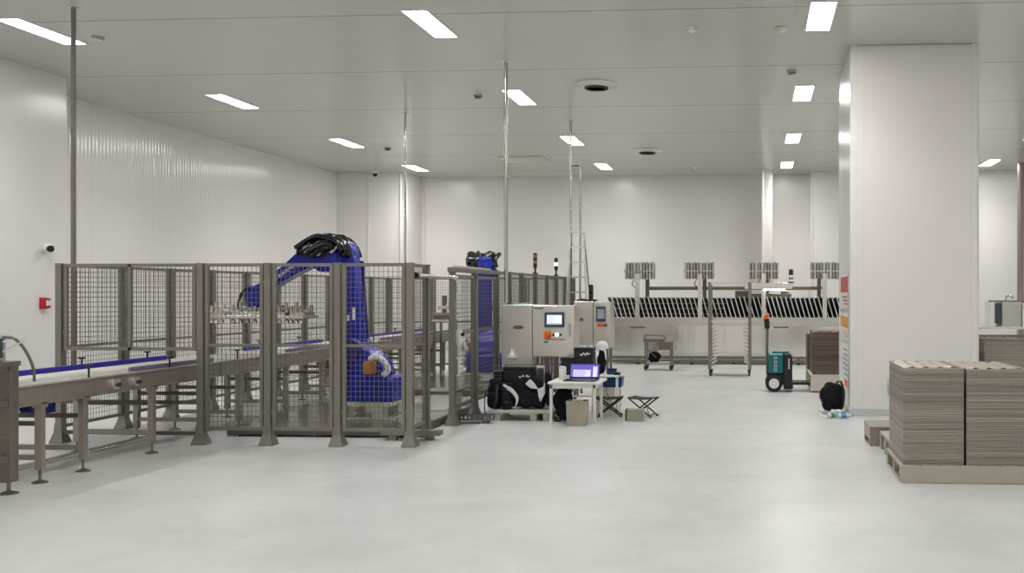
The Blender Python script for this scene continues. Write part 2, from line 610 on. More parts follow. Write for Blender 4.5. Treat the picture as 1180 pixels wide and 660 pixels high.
B(-0.5, 0.5, -0.45, 0.45, -0.026, -0.02).build('cover_plate', 'ivory', hp)
p = at(432, 203, 27.15)
cc = thing('ceiling_camera', 'small dark dome camera on the ceiling in the back corner', 'camera', (p.x, 27.15, CEIL))
MB().lathe([(0, 0), (0.08, 0), (0.08, -0.05), (0, -0.05)], n=20).build('base', 'white', cc, smooth=35)
MB().lathe([(0, -0.05), (0.07, -0.05), (0.06, -0.1), (0.03, -0.13), (0, -0.135)], n=20).build('dome', 'blackgloss', cc, smooth=35)

# fittings on the near wall
wc = thing('wall_camera', 'white camera with black lens on the wall above the red alarm box', 'camera', (-10.88, 14.5, 2.34))
wc.scale = (.8, .8, .8)
MB().tube([(0, 0, 0), (0.03, 0, 0)], 0.1, 20).build('wall_mount', 'white', wc, smooth=35)
MB().tube([(0.03, 0, 0), (0.08, 0, 0), (0.14, 0.0, 0), (0.17, 0, 0)], [0.06, 0.1, 0.09, 0.06], 20).build('housing', 'white', wc, smooth=45)
MB().tube([(0.12, -0.02, 0), (0.2, -0.06, 0), (0.215, -0.067, 0)], [0.06, 0.065, 0.04], 18).build('lens', 'blackgloss', wc, smooth=45)
fa = thing('fire_alarm_box', 'red fire alarm box with a white face on the white wall', 'fire alarm', (-10.88, 14.5, 1.51))
B(0, 0.07, -0.075, 0.075, -0.075, 0.075).build('housing', 'red', fa, bevel=0.008)
B(-0.001, 0.012, -0.085, 0.085, -0.085, 0.085).build('mount_plate', 'red', fa, bevel=0.004)
B(0.07, 0.076, -0.03, 0.06, -0.035, 0.045).build('face_plate', 'white', fa, bevel=0.003)


# ------------------------------------------------------------------ service poles hanging from the ceiling
def service_pole(label, x, y, z0, r, mt='chrome', box=False):
    t = thing('service_pole', label, 'service pole', (x, y, CEIL))
    MB().tube([(0, 0, z0 - CEIL), (0, 0, (z0 - CEIL) * .5), (0, 0, 0)], r, 16).build('pipe', mt, t, smooth=60)
    MB().lathe([(r, -0.012), (r + .04, -0.012), (r + .04, 0), (r, 0)], n=20).build('ceiling_flange', 'steel', t, smooth=35)
    if box:
        B(-0.07, 0.07, -0.05, 0.05, z0 - CEIL - 0.16, z0 - CEIL).build('junction_box', 'steel', t, bevel=0.006)
    return t


service_pole('steel service pole nearest the ribbed wall, ending behind the near conveyor', -8.08, 11.27, 0.78, 0.029, 'steel_fence', True)
service_pole('thin steel service pole dropping to the conveyor inside the fence', -6.6, 18.32, 1.15, 0.022, 'chrome')
p = at(583, 70, 14.3)
service_pole('thick steel service pole dropping onto the plain grey cabinet', p.x, 14.3, 1.525, 0.03, 'chrome')
pe = service_pole('steel service pole with a side branch beside the tall step ladder', -3.66, 19.38, 1.2, 0.028, 'chrome', True)
p0, p1 = at(658, 191, 19.38), at(669, 191, 19.38)
dx = p1.x - p0.x
MB().tube([(0, 0, p0.z - CEIL), (dx, 0, p0.z - CEIL)], 0.016, 10).build('bracket', 'steel_dark', pe, smooth=60)
MB().tube([(dx, 0, p0.z - CEIL + .03), (dx, 0, 1.3 - CEIL)], 0.024, 12).build('branch_pipe', 'chrome', pe, smooth=60)
p = at(1176, 300, 26.3)
service_pole('pinkish steel service pole to the right of the pillar', p.x, 26.3, 0.5, 0.085, 'pinkpole', True)
p = at(879, 200, 27.3)
service_pole('thin bright pipe close beside the wide steel duct', p.x, 27.3, 1.2, 0.03, 'white', True)
p = at(884, 200, 27.65)
du = thing('steel_duct', 'wide shiny vertical steel duct running up the back wall', 'duct', (p.x, 27.65, CEIL))
d0 = B(-0.15, 0.15, -0.12, 0.12, -4.0, 0).build('duct_body', 'steel_wavy', du, bevel=0.01)
fl = MB()
for z in (-0.9, -1.9, -2.9):
    fl.box(-0.17, 0.17, -0.14, 0.14, z - 0.012, z + 0.012)
fl.build('joint_flange_rim', 'chrome', du)


# ------------------------------------------------------------------ guard fence
def guard_post(label, x, y, h=1.985):
    t = thing('guard_post', label, 'fence post', (x, y, 0), 0, 'square steel posts of the robot fence')
    w = 0.036
    m = MB()
    m.box(-w, w, -w, w, 0.008, h)
    m.box(-w - .004, w + .004, -w - .004, w + .004, h, h + .01)
    m.build('upright', 'steel_fence', t, bevel=0.004)
    f = MB()
    def ring(hw, z):
        return [(-hw, -hw, z), (hw, -hw, z), (hw, hw, z), (-hw, hw, z)]
    vs = ring(0.078, 0) + ring(0.078, 0.012) + ring(0.046, 0.12) + ring(w + .003, 0.22)
    fs = [(3, 2, 1, 0)]
    for k in range(3):
        for i in range(4):
            a, b = k * 4 + i, k * 4 + (i + 1) % 4
            fs.append((a, b, b + 4, a + 4))
    f.add(vs, fs)
    f.build('flared_foot', 'steel_fence', t)
    return t


def mesh_panel(label, a, b, z0=0.16, z1=1.99, mid=1.09, mullion=None, gap=0.055, name='fence_panel', fw=0.036, hidden_top=False):
    """framed wire mesh panel between two posts"""
    a, b = Vector((a[0], a[1], 0)), Vector((b[0], b[1], 0))
    L = (b - a).length - 2 * gap
    ang = math.atan2(b.y - a.y, b.x - a.x)
    d = (b - a).normalized()
    o = a + d * gap
    t = thing(name, label, 'fence panel' if name == 'fence_panel' else 'gate', (o.x, o.y, 0), ang, 'wire mesh panels of the robot fence' if name == 'fence_panel' else None)
    f = MB()
    h = fw / 2
    f.box(0, fw, -h, h, z0, z1)
    f.box(L - fw, L, -h, h, z0, z1)
    f.box(fw, L - fw, -h, h, z1 - fw, z1)
    f.box(fw, L - fw, -h, h, z0, z0 + fw)
    if mid:
        f.box(fw, L - fw, -h * .8, h * .8, mid - fw * .45, mid + fw * .45)
    if mullion:
        f.box(mullion - fw / 2, mullion + fw / 2, -h, h, z0, z1)
    for x0, x1 in ((-gap + .038, 0), (L, L + gap - .038)):
        for z in (z0 + .2, z1 - .2):
            f.box(x0, x1, -h * .5, h * .5, z - .025, z + .025)
    f.build('frame', 'steel_fence', t)
    w = MB()
    r = 0.0024
    n = max(2, round((L - 2 * fw) / 0.05))
    for i in range(1, n):
        x = fw + (L - 2 * fw) * i / n
        w.box(x - r, x + r, -2 * r, 0, z0 + fw * .5, z1 - fw * .5)
    n = round((z1 - z0 - 2 * fw) / 0.056)
    for i in range(1, n):
        z = z0 + fw + (z1 - z0 - 2 * fw) * i / n
        w.box(fw * .5, L - fw * .5, 0, 2 * r, z - r, z + r)
    w.build('wire_mesh', 'wire', t)
    return t


FY = 10.58
FX = [-7.74, -6.11, -5.345, -4.56, -3.755]
ordn = ['first', 'second', 'third', 'fourth', 'fifth', 'sixth', 'seventh', 'eighth', 'ninth', 'tenth', 'eleventh']
plab = ['grey fence post at the ribbed wall end of the near fence row',
        'grey fence post in the near row just right of where the conveyor enters',
        'grey fence post in the near row below the slanting blue robot arm',
        'grey fence post in the near row in front of the upright blue robot arm',
        'grey corner fence post in the near row beside the robot base']
for i, x in enumerate(FX):
    guard_post(plab[i], x, FY)
mesh_panel('wide short mesh panel hanging over the conveyor in the near fence row', (FX[0], FY), (FX[1], FY), 1.03, 1.99, None, 0.76)
mesh_panel('tall mesh panel in the near row in front of the robot gripper', (FX[1], FY), (FX[2], FY))
mesh_panel('tall mesh panel in the near row under the slanting blue robot arm', (FX[2], FY), (FX[3], FY))
mesh_panel('tall mesh panel in the near row right in front of the blue robot base', (FX[3], FY), (FX[4], FY))
# rails low under the conveyor opening
for z, lab in ((0.46, 'upper of two dark low rails under the conveyor at the fence opening'), (0.12, 'lower of two dark low rails under the conveyor at the fence opening')):
    rr = thing('guard_rail', lab, 'guard rail', (FX[0] + .036, FY, z))
    B(0, FX[1] - FX[0] - .072, -0.02, 0.02, -0.02, 0.02).build('rail_bar', 'frame_dk', rr)
# right line, running away from the camera
RX = -3.83
RY = [11.32, 12.32, 13.3, 14.43, 15.2, 16.0, 17.0, 17.95, 18.8, 19.7, 20.6]
rl = ['grey fence post just behind the near corner post beside the robot base', 'grey post on the latch side of the mesh gate',
      'grey post in the middle of the two mesh gates', 'grey post on the hinge side of the mesh gates, next to the plain cabinet']
for i, y in enumerate(RY):
    guard_post(rl[i] if i < 4 else 'grey fence post on the aisle side behind the cabinets, %s beyond the gates' % ordn[i - 4], RX, y, 1.92 if 1 <= i <= 3 else 1.985)
mesh_panel('narrow mesh panel turning the corner beside the robot base', (RX, FY), (RX, RY[0]))
for i in (1, 2):
    g = mesh_panel(['mesh gate leaf with lock, nearer the robot base', 'mesh gate leaf without lock, next to the plain cabinet'][i - 1], (RX, RY[i]), (RX, RY[i + 1]), 0.2, 1.9, 1.16, None, 0.055, 'mesh_gate', 0.045)
    if i == 1:
        L = RY[2] - RY[1] - .11
        B(0.0, 0.1, -0.08, -0.022, 1.02, 1.2).build('lock_box', 'white', g, bevel=0.008)
        k = MB()
        k.cyl((0.05, -0.08, 1.14), (0.05, -0.12, 1.14), 0.02, n=12)
        k.build('lock_knob', 'black', g, smooth=40)
        h = MB()
        h.tube([(0.025, -0.022, 1.65), (0.025, -0.06, 1.66), (0.025, -0.06, 1.8), (0.025, -0.022, 1.81)], 0.012, 8)
        h.build('handle', 'white', g, smooth=60)
        h = MB()
        h.tube([(0.025, -0.022, 0.62), (0.025, -0.06, 0.63), (0.025, -0.06, 0.83), (0.025, -0.022, 0.84)], 0.012, 8)
        h.build('handle', 'white', g, smooth=60)
for i in range(3, len(RY) - 1):
    mesh_panel('tall mesh panel on the aisle side behind the cabinets, %s beyond the gates' % ordn[i - 3], (RX, RY[i]), (RX, RY[i + 1]))
# header over the gates and the sliding rail over the opening
hd = thing('gate_header', 'wide flat steel header beam on top of the mesh gates', 'gate header', (RX, RY[1], 1.931))
B(-0.05, 0.05, -0.06, RY[3] - RY[1] + 0.06, 0, 0.06).build('beam', 'steel_fence', hd, bevel=0.005)
B(-0.09, -0.051, 0.3, RY[3] - RY[1] - .1, 0.01, 0.09).build('cable_duct', 'steel', hd, bevel=0.005)
sr = thing('sliding_rail', 'round steel rail with a black end knob over the open conveyor passage', 'rail', (RX + .072, RY[0] - .55, 1.86))
MB().tube([(0, 0, 0), (0, 1.5, 0)], 0.022, 12).build('rail_pipe', 'steel', sr, smooth=60)
MB().tube([(0, -0.05, 0), (0, 0.02, 0)], 0.036, 12).build('end_knob', 'black', sr, smooth=40)
for y in (0.55, 1.5):
    B(-0.03, -0.015, y - .03, y + .03, -0.03, 0.03).build('wall_bracket', 'steel', sr)
# left line
LX = -7.8
LY = [11.79, 12.78, 13.77, 14.75, 15.73, 16.72, 17.7, 18.69, 19.67, 20.6]
for i, y in enumerate(LY):
    guard_post('grey fence post along the ribbed wall side, %s behind the near corner' % ordn[i], LX, y)
pts = [(FX[0] - .02, FY + .02)] + [(LX, y) for y in LY]
for i in range(len(pts) - 1):
    mesh_panel('tall mesh panel along the ribbed wall side, %s from the near corner' % ordn[i], pts[i], pts[i + 1], mid=1.06)
# far line
BXs = [LX, -6.85, -5.85, -4.85, RX]
for i in range(4):
    mesh_panel('tall mesh panel at the far end of the robot fence, %s from the ribbed wall' % ordn[i], (BXs[i], 20.6), (BXs[i + 1], 20.6), mid=1.06)
    if i:
        guard_post('grey fence post in the farthest fence row, %s from the ribbed wall' % ordn[i], BXs[i], 20.6)


# ------------------------------------------------------------------ conveyors
def conveyor(label, y0, y1, legs, blue, motors, knobs, knobs_r=()):
    XA, XB = -7.12, -6.25
    t = thing('conveyor', label, 'conveyor', (0, y0, 0), 0, 'steel belt conveyors in a line')
    L = y1 - y0
    for x0, x1 in ((XA, XA + .05), (XB - .05, XB)):
        m = MB()
        m.box(x0, x1, 0, L, 0.69, 0.865)
        s = -1 if x0 == XA else 1
        xe = x0 if s < 0 else x1
        m.box(min(xe, xe + s * .012), max(xe, xe + s * .012), 0, L, 0.69, 0.705)
        m.box(min(xe, xe + s * .012), max(xe, xe + s * .012), 0, L, 0.85, 0.865)
        m.build('side_beam', 'conv', t, bevel=0.003)
    m = MB()
    m.box(XA + .05, XB - .05, 0.0, L, 0.79, 0.87)
    m.cyl((XA + .05, 0.04, .83), (XB - .05, 0.04, .83), 0.04)
    m.cyl((XA + .05, L - .04, .83), (XB - .05, L - .04, .83), 0.04)
    m.build('belt', 'belt', t)
    if blue:
        b0, b1 = blue[0] - y0, blue[1] - y0
        B(-6.92, -6.88, b0, b1, 0.885, 0.937).build('blue_guide', 'bluerail', t, bevel=0.006)
        rs = MB()
        rs.box(-6.34, -6.31, max(0.02, b0 + (1.55 if y0 < 10 else 0)), L - .02, 0.872, 0.915)
        rs.build('front_guide', 'purplerail', t, bevel=0.004)
        for y in knobs:
            k = MB()
            k.cyl((-6.9, y - y0, 0.937), (-6.9, y - y0, .985), 0.009, n=8)
            k.lathe([(0.012, 0), (0.034, 0.008), (0.036, 0.022), (0, 0.024)], (-6.9, y - y0, .985), 12)
            k.build('guide_knob', 'black', t, smooth=40)
        for y in knobs_r:
            k = MB()
            k.cyl((-6.3, y - y0, 0.865), (-6.3, y - y0, 0.96), 0.009, n=8)
            k.lathe([(0.012, 0), (0.034, 0.008), (0.036, 0.022), (0, 0.024)], (-6.3, y - y0, 0.96), 12)
            k.build('guide_knob', 'black', t, smooth=40)
    for y in legs:
        yy = y - y0
        for x in (XA + .0, XB - .06):
            lg = MB()
            lg.box(x, x + .06, yy - .03, yy + .03, 0.12, 0.7)
            lg.box(x - .012, x + .072, yy - .045, yy + .045, 0.66, 0.705)
            lg = lg.build('leg', 'conv', t, bevel=0.003)
            ft = MB()
            ft.cyl((x + .03, yy, 0.02), (x + .03, yy, 0.12), 0.012, n=8)
            ft.lathe([(0.065, 0), (0.065, 0.008), (0.03, 0.022), (0.014, 0.03)], (x + .03, yy, 0), 16)
            ft.build('levelling_foot', 'steel_dark', lg, smooth=40)
        B(XA + .06, XB - .06, yy - .02, yy + .02, 0.2, 0.245).build('stretcher', 'conv', t)
        B(XA + .06, XB - .06, yy - .02, yy + .02, 0.5, 0.54).build('stretcher', 'frame_dk', t)
    for y, mt in motors:
        mo = MB()
        mo.box(XB - .2, XB - .06, y - y0 - .07, y - y0 + .07, 0.59, 0.69)
        mo.cyl((XB - .32, y - y0, 0.63), (XB - .2, y - y0, 0.63), 0.05)
        mo.build('drive_motor', mt, t, bevel=0.006)
    return t


conveyor('steel conveyor with blue guide rail outside the fence, nearest the camera', 7.93, 11.2, (8.33, 8.89, 9.95, 10.95), (8.1, 11.2), ((8.5, 'blue2'),), (8.62, 9.75, 10.85), (9.0, 10.3))
conveyor('steel conveyor inside the fence under the near robot gripper', 11.24, 15.4, (11.7, 12.9, 14.0, 15.1), (13.0, 15.4), ((14.5, 'amber'),), (13.4, 14.6), (11.7,))
conveyor('steel conveyor at the far end inside the fence, under the second robot', 15.44, 20.1, (15.9, 17.2, 18.4, 19.6), (16.4, 20.1), ((16.6, 'steel_dark'), (18.9, 'amber')), (17.0, 18.6), (16.0,))
# brackets (small round sensors) on the near conveyor's beam
for i, y in enumerate((9.3, 9.62)):
    sn = thing('conveyor_sensor', ['round steel sensor bracket on the near conveyor beam, nearer one', 'round steel sensor bracket on the near conveyor beam, farther one'][i], 'sensor', (-6.248, y, 0.775))
    MB().tube([(0, 0, 0), (0.03, 0, 0)], 0.05, 18).build('disc', 'steel', sn, smooth=40)
    MB().tube([(0.03, 0, 0), (0.06, 0, 0)], 0.02, 12).build('sensor_head', 'black', sn, smooth=40)

fd = thing('floor_strip', 'low flat grey strip on the floor running under the near conveyor', 'floor duct', (-7.02, 8.0, 0))  # low grey strip with a darker band along its top
B(0, .12, 0, 3.0, 0, .03).build('cover', 'steel', fd, bevel=0.005)
B(.02, .1, 0, 3.0, .03, .034).build('top_strip', 'steel_dark', fd)

# flat white goods on the belt
def flat_tray(label, y, l, x=-6.6, mt='paper'):
    t = thing('baking_tray', label, 'tray', (x, y, 0.872), 0, 'flat pale trays on the conveyor')
    m = MB()
    m.box(-0.14, 0.14, -l / 2, l / 2, 0, 0.012)
    for a in ((-0.14, -0.13, -l / 2, l / 2), (0.13, 0.14, -l / 2, l / 2), (-0.13, 0.13, -l / 2, -l / 2 + .01), (-0.13, 0.13, l / 2 - .01, l / 2)):
        m.box(*a, 0.012, 0.028)
    m.build('pan', mt, t)
    n = MB()
    for k in range(4):
        n.blob((0.0, -l / 2 + l * (k + .5) / 4, 0.02), (0.1, l / 9, 0.012), 2.2, 0.03, k, 14, 8)
    n.build('dough_filling', 'ivory', t, smooth=60)


flat_tray('pale flat tray on the conveyor nearest the camera', 8.55, 0.8)
flat_tray('pale flat tray on the near conveyor, second from the camera', 9.45, 0.8)
flat_tray('pale flat tray on the conveyor just outside the fence panel', 10.3, 0.75)
flat_tray('pale flat tray on the conveyor inside the fence beside the robot arm', 13.5, 0.9)
flat_tray('pale flat tray on the conveyor behind the upright robot arm', 15.0, 0.7)
flat_tray('pale flat tray on the far conveyor near the open passage', 17.6, 0.9)
flat_tray('pale flat tray at the far end of the conveyor line', 19.2, 0.8)

# machine at the near end of the line (left picture edge)
im = thing('infeed_machine', 'steel frame machine with grey control box at the conveyor start, left edge of the photo', 'machine', (-6.18, 7.8, 0))
for x, y in ((-0.06, 0.05), (-0.06, -0.75), (-0.95, 0.05), (-0.95, -0.75)):
    lg = B(x, x + .1, y - .05, y + .05, 0.1, 1.06).build('leg', 'steel_dark', im, bevel=0.004)
    ft = MB()
    ft.cyl((x + .05, y, 0.02), (x + .05, y, 0.1), 0.015, n=8)
    ft.lathe([(0.075, 0), (0.075, 0.008), (0.035, 0.022), (0.016, 0.03)], (x + .05, y, 0), 16)
    ft.build('levelling_foot', 'steel_dark', lg, smooth=40)
m = MB()
for z in (1.02, 0.72, 0.27):
    m.box(-0.95, 0.02, 0.0, 0.08, z, z + .06)
    m.box(-0.95, 0.02, -0.8, -0.72, z, z + .06)
    m.box(-0.94, -0.87, -0.72, 0.0, z, z + .06)
    m.box(-0.04, 0.03, -0.72, 0.0, z, z + .06)
m.build('frame', 'steel_dark', im, bevel=0.004)
B(-0.95, 0.06, -0.8, 0.1, 1.06, 1.1).build('top_plate', 'steel_dark', im, bevel=0.004)
cb = B(-0.45, -0.03, -0.35, 0.05, 1.1, 1.31).build('control_box', 'cabgreen', im, bevel=0.01)
B(-0.028, -0.018, -0.3, 0.0, 1.13, 1.29).build('access_door', 'screen_off', cb)
m = MB()
m.tube(smooth_path([(-0.05, 0.0, 1.3), (0.02, 0.06, 1.29), (0.07, 0.12, 1.2), (0.1, 0.18, 1.05), (0.1, 0.2, 0.92)]), 0.012, 8)
m.build('hose', 'steel_dark', im, smooth=60)
for k, (a, b) in enumerate((((-0.03, .0, 1.18), (0.08, .12, 1.27)), ((-0.03, .0, 1.26), (0.05, .12, 1.3)))):
    MB().bar(a, b, 0.03, 0.012).build('support_arm', 'clear', im)
MB().tube([(-0.25, -0.1, 1.31), (-0.25, -0.1, 1.42)], 0.02, 10).build('beacon_post', 'black', im, smooth=60)
MB().lathe([(0.05, 0), (0.05, 0.03), (0, 0.05)], (-0.25, -0.1, 1.42), 14).build('beacon_cap', 'black', im, smooth=40)


# ------------------------------------------------------------------ robots
def platform(label, y0):
    t = thing('robot_platform', label, 'platform', (-6.16, y0, 0))
    m = MB()
    for a in ((0, 2.2, 0, .08), (0, 2.2, 2.5, 2.58), (0, .08, .08, 2.5), (2.12, 2.2, .08, 2.5)):
        m.box(a[0], a[1], a[2], a[3], 0.018, 0.098)
    m.build('skid_frame', 'frame_dk', t, bevel=0.004)
    B(0.01, 2.19, 0.01, 2.57, 0.098, 0.108).build('floor_plate', 'plate', t)
    for k in range(5):
        for y in (.04, 2.54):
            MB().cyl((0.15 + k * .475, y, 0), (0.15 + k * .475, y, 0.018), 0.03, n=12).build('levelling_stud', 'black', t)
    return t


platform('low dark steel platform with shiny plate under the near blue robot', 11.2)
platform('low dark steel platform under the second blue robot', 15.85)

KR = 91.3


def r(px, py):
    return ((px - 425) / KR, CAMH + (HY - py) / KR)


def make_robot(label, loc):
    t = thing('palletizing_robot', label, 'robot', loc, 0, 'blue palletizing robot arms inside the fence')
    # pedestal on the platform
    m = MB()
    x0, x1 = r(398, 0)[0], r(464, 0)[0]
    m.box(x0, x1, -.36, .36, 0.275, 0.315)
    m.box(x0, x1, -.36, .36, 0.108, 0.13)
    for a, b in ((x0 + .02, x0 + .14), (x1 - .26, x1 - .14)):
        m.box(a, b, -.34, -.22, 0.13, 0.275)
        m.box(a, b, .22, .34, 0.13, 0.275)
    m.build('pedestal', 'cabgreen', t, bevel=0.006)
    # fixed base
    base = MB()
    base.prism([r(402, 460.6), r(404, 440), r(408, 432), r(446, 430), r(462, 434), r(462, 460.6)], -.3, .3)
    bo = base.build('base', 'blue', t, bevel=0.02, smooth=35)
    # turret
    tu = MB()
    tu.prism([r(401, 434), r(399, 410), r(400, 396), r(420, 395), r(432, 404), r(446, 418), r(451, 430), r(447, 436), r(410, 437)], -.2, .2)
    tu.cyl((r(425, 0)[0], 0, r(0, 441)[1]), (r(425, 0)[0], 0, r(0, 430)[1]), 0.26, n=28)
    tu.build('turret', 'blue', t, bevel=0.02, smooth=35)
    # lower arm: tall upright
    la = MB()
    la.prism([r(399, 404), r(393, 380), r(390, 330), r(389, 296), r(392, 284), r(398, 279), r(404, 280), r(409, 287), r(411, 300), r(415, 340), r(418, 380), r(421, 404), r(412, 412)], -.13, .13)
    lo = la.build('lower_arm', 'blue', t, bevel=0.03, smooth=35)
    # joint discs
    j = MB()
    cx, cz = r(409, 402)
    j.cyl((cx, -.24, cz), (cx, .24, cz), 0.15, n=26)
    j.build('shoulder_joint', 'blue2', t, bevel=0.015, smooth=35)
    j = MB()
    cx, cz = r(379, 297)
    j.cyl((cx, -.2, cz), (cx, .2, cz), 0.185, n=30)
    j.build('elbow_joint', 'blue', t, bevel=0.02, smooth=35)
    # bridge from elbow to lower arm top
    m = MB()
    m.prism([r(372, 284), r(398, 279), r(409, 292), r(396, 306), r(372, 306)], -.18, .18)
    m.build('elbow_housing', 'blue', t, bevel=0.025, smooth=35)
    # upper arm
    ua = MB()
    ua.prism([r(385, 284), r(372, 278), r(360, 277), r(351, 284), r(330, 303), r(303, 325), r(302, 339), r(320, 328), r(343, 315), r(362, 306), r(376, 312)], -.125, .125)
    uo = ua.build('upper_arm', 'blue', t, bevel=0.025, smooth=35)
    lx, lz = r(331, 313)
    text('lettering', 'YASKAWA', 0.064, (lx, -.129, lz), (PI / 2, math.radians(-34), 0), 'white', uo)
    # parallel link rod behind
    m = MB()
    a, b = r(414, 392), r(408, 300)
    m.bar((a[0], .2, a[1]), (b[0], .2, b[1]), 0.07, 0.05, (0, 1, 0))
    a, b = r(396, 284), r(306, 326)
    m.bar((a[0], .17, a[1]), (b[0], .17, b[1]), 0.05, 0.04, (0, 1, 0))
    m.build('link_rod', 'blue2', t, bevel=0.006)
    # wrist
    w = MB()
    w.prism([r(281, 340), r(284, 331), r(292, 328), r(306, 324), r(308, 338), r(304, 350), r(298, 354), r(285, 354)], -.12, .12)
    w.build('wrist', 'blue', t, bevel=0.025, smooth=35)
    m = MB()
    cx = r(293, 0)[0]
    m.cyl((cx, 0, r(0, 354)[1]), (cx, 0, r(0, 359)[1]), 0.1, n=22)
    m.build('tool_flange', 'chrome', t, smooth=40)
    # cables
    cb = MB()
    rnd = random.Random(3)
    for k in range(11):
        y = -.24 + k * .045
        o = rnd.uniform(-4, 4)
        pts = [r(352 + o, 287), r(362 + o, 278 + rnd.uniform(-3, 2)), r(376 + o, 274 + rnd.uniform(-3, 3)), r(389, 275 + rnd.uniform(-3, 4)), r(400 + rnd.uniform(-2, 4), 284), r(403 + rnd.uniform(-1, 5), 296)]
        cb.tube(smooth_path([(a, y + rnd.uniform(-.05, .05), z) for a, z in pts]), 0.036, 8)
    for k in range(10):
        y = -.27 + k * .02
        pts = [r(366 + k * 2.4, 296 + rnd.uniform(-4, 4)), r(380 + k * 2, 286), r(388, 277), r(398, 281), r(404, 290)]
        cb.tube(smooth_path([(a, y, z) for a, z in pts]), 0.036, 8)
    for k in range(8):
        y = -.24 - .008 * k
        pts = [r(350 + k * 2, 291 + rnd.uniform(-2, 3)), r(360 + k * 2, 288 + rnd.uniform(-5, 5)), r(372 + k, 284 + rnd.uniform(-5, 8)), r(384, 281 + rnd.uniform(-4, 8)), r(394, 284 + rnd.uniform(-4, 4))]
        cb.tube(smooth_path([(a, y, z) for a, z in pts]), 0.034, 8)
    cb.build('cable_harness', 'blackgloss', t, smooth=60)
    for px, py, y in ((384, 282, -.25), (378, 290, -.24), (394, 287, -.24), (358, 285, -.18)):
        a, z = r(px, py)
        m = MB()
        m.tube([(a - .05, y, z - .05), (a + .05, y, z + .05)], 0.03, 10)
        m.build('cable_clamp', 'chrome', t, smooth=50)
    m = MB()
    m.tube(smooth_path([(a, -.15, z) for a, z in (r(289, 330), r(281, 337), r(277, 347), r(277, 356), r(281, 362))]), 0.02, 8)
    m.build('wrist_hose', 'black', t, smooth=60)
    # motors
    for px, py, l in ((436, 421, .16), (401, 424, .12)):
        a, z = r(px, py)
        m = MB()
        m.box(a - .06, a + .06, -.2 - l, -.2, z - .085, z + .07)
        m.cyl((a, -.22 - l, z), (a, -.2 - l, z), 0.05, n=14)
        m.build('servo_motor', 'amber', t, bevel=0.012)
    m = MB()
    m.tube(smooth_path([(a, y, z) for (a, z), y in ((r(437, 412), -.3), (r(447, 409), -.34), (r(455, 415), -.34), (r(458, 424), -.3), (r(452, 430), -.3))]), 0.035, 10)
    m.build('cable_conduit', 'whitecloth', t, smooth=60)
    m = MB()
    for k, (px, py) in enumerate(((400, 437), (402, 446), (399, 452))):
        a, z = r(px, py)
        m.tube(smooth_path([(a - .08, -.33, z), (a, -.36, z + .02), (a + .1, -.33, z - .01)]), 0.03, 8)
    m.build('pneumatic_line', 'clear', t, smooth=60)
    # stickers
    a, z = r(402.5, 366)
    s = B(a - .045, a + .045, -.136, -.129, z - .035, z + .035).build('warning_sticker', 'white', t)
    text('lettering', 'CAUTION', 0.018, (a, -.137, z + .008), (PI / 2, 0, 0), 'black', s, .0006)
    a, z = r(412, 361)
    B(a - .018, a + .018, -.136, -.129, z - .08, z + .08).build('serial_sticker', 'white', t)
    # gripper
    gx0, gx1, gz = r(234, 0)[0], r(356, 0)[0], r(0, 365)[1]
    m = MB()
    m.box(gx0, gx1, -.23, -.19, gz - .022, gz + .022)
    m.box(gx0, gx1, .19, .23, gz - .022, gz + .022)
    for px in (236, 262, 282, 304, 330, 353):
        a = r(px, 0)[0]
        m.box(a - .02, a + .02, -.19, .19, gz - .02, gz + .02)
    m.box(cx - .14, cx + .14, -.2, .2, gz + .022, r(0, 359)[1])
    gr = m.build('gripper_frame', 'steel', t, bevel=0.004)
    for k, (px, w) in enumerate(((248, .13), (284, .17), (322, .16), (343, .12))):
        a = r(px, 0)[0]
        m = MB()
        m.box(a - w, a + w, -.15, .15, gz + .022, gz + .06)
        for q in range(4):
            xx = a - w + .03 + q * (2 * w - .06) / 3
            m.cyl((xx, -.17, gz + .06), (xx, -.17, gz + .09 + .05 * ((q + k) % 3)), 0.022, n=10)
            m.cyl((xx, -.17, gz - .075), (xx, -.17, gz - .022), 0.035, 0.02, n=10)
            m.cyl((xx, .12, gz + .06), (xx, .12, gz + .12 + .03 * (q % 2)), 0.024, n=10)
        m.build('suction_head', 'chrome' if k else 'steel', gr, smooth=40)
        m = MB()
        m.tube(smooth_path([(a - w, -.1, gz + .07), (a - w * .3, -.16, gz + .13), (a + w * .4, -.12, gz + .1), (a + w, -.05, gz + .07)]), 0.012, 6)
        m.build('air_line', 'clear', gr, smooth=60)
    return t


rob = make_robot('big blue robot arm inside the near fence cell, white lettering on its slanting arm', (-4.9, 12.3, 0))
dup(rob, (-4.72, 17.0, 0), math.radians(-75), 'second blue robot arm farther back behind the mesh gates')

# low outfeed things beside the robot
wb = thing('storage_bin', 'pale grey box on the platform beside the robot base, seen through the passage', 'bin', (-4.42, 12.95, 0.108))
B(0, .4, 0, .4, 0, .22).build('body', 'white', wb, bevel=0.01)
B(-.02, .42, -.02, .42, .22, .26).build('rim', 'steel_dark', wb, bevel=0.006)
fbm = thing('floor_beam', 'short low steel beam on feet poking out of the fence corner', 'floor beam', (-4.25, 11.0, 0))
B(0, .68, 0, .14, .055, .115).build('beam', 'steel_fence', fbm, bevel=0.004)
for x in (.08, .5):
    B(x, x + .09, .03, .11, 0, .055).build('foot', 'steel_fence', fbm)
st = thing('test_fixture', 'steel fixture stand with small mast above the far conveyor, seen through the passage', 'fixture', (-6.2, 18.72, 0))
for x in (0, .3):
    for y in (0, .4):
        B(x, x + .04, y, y + .04, 0, 1.12).build('leg', 'steel_fence', st)
B(-.02, .36, -.02, .46, 1.12, 1.16).build('table_plate', 'steel', st, bevel=0.004)
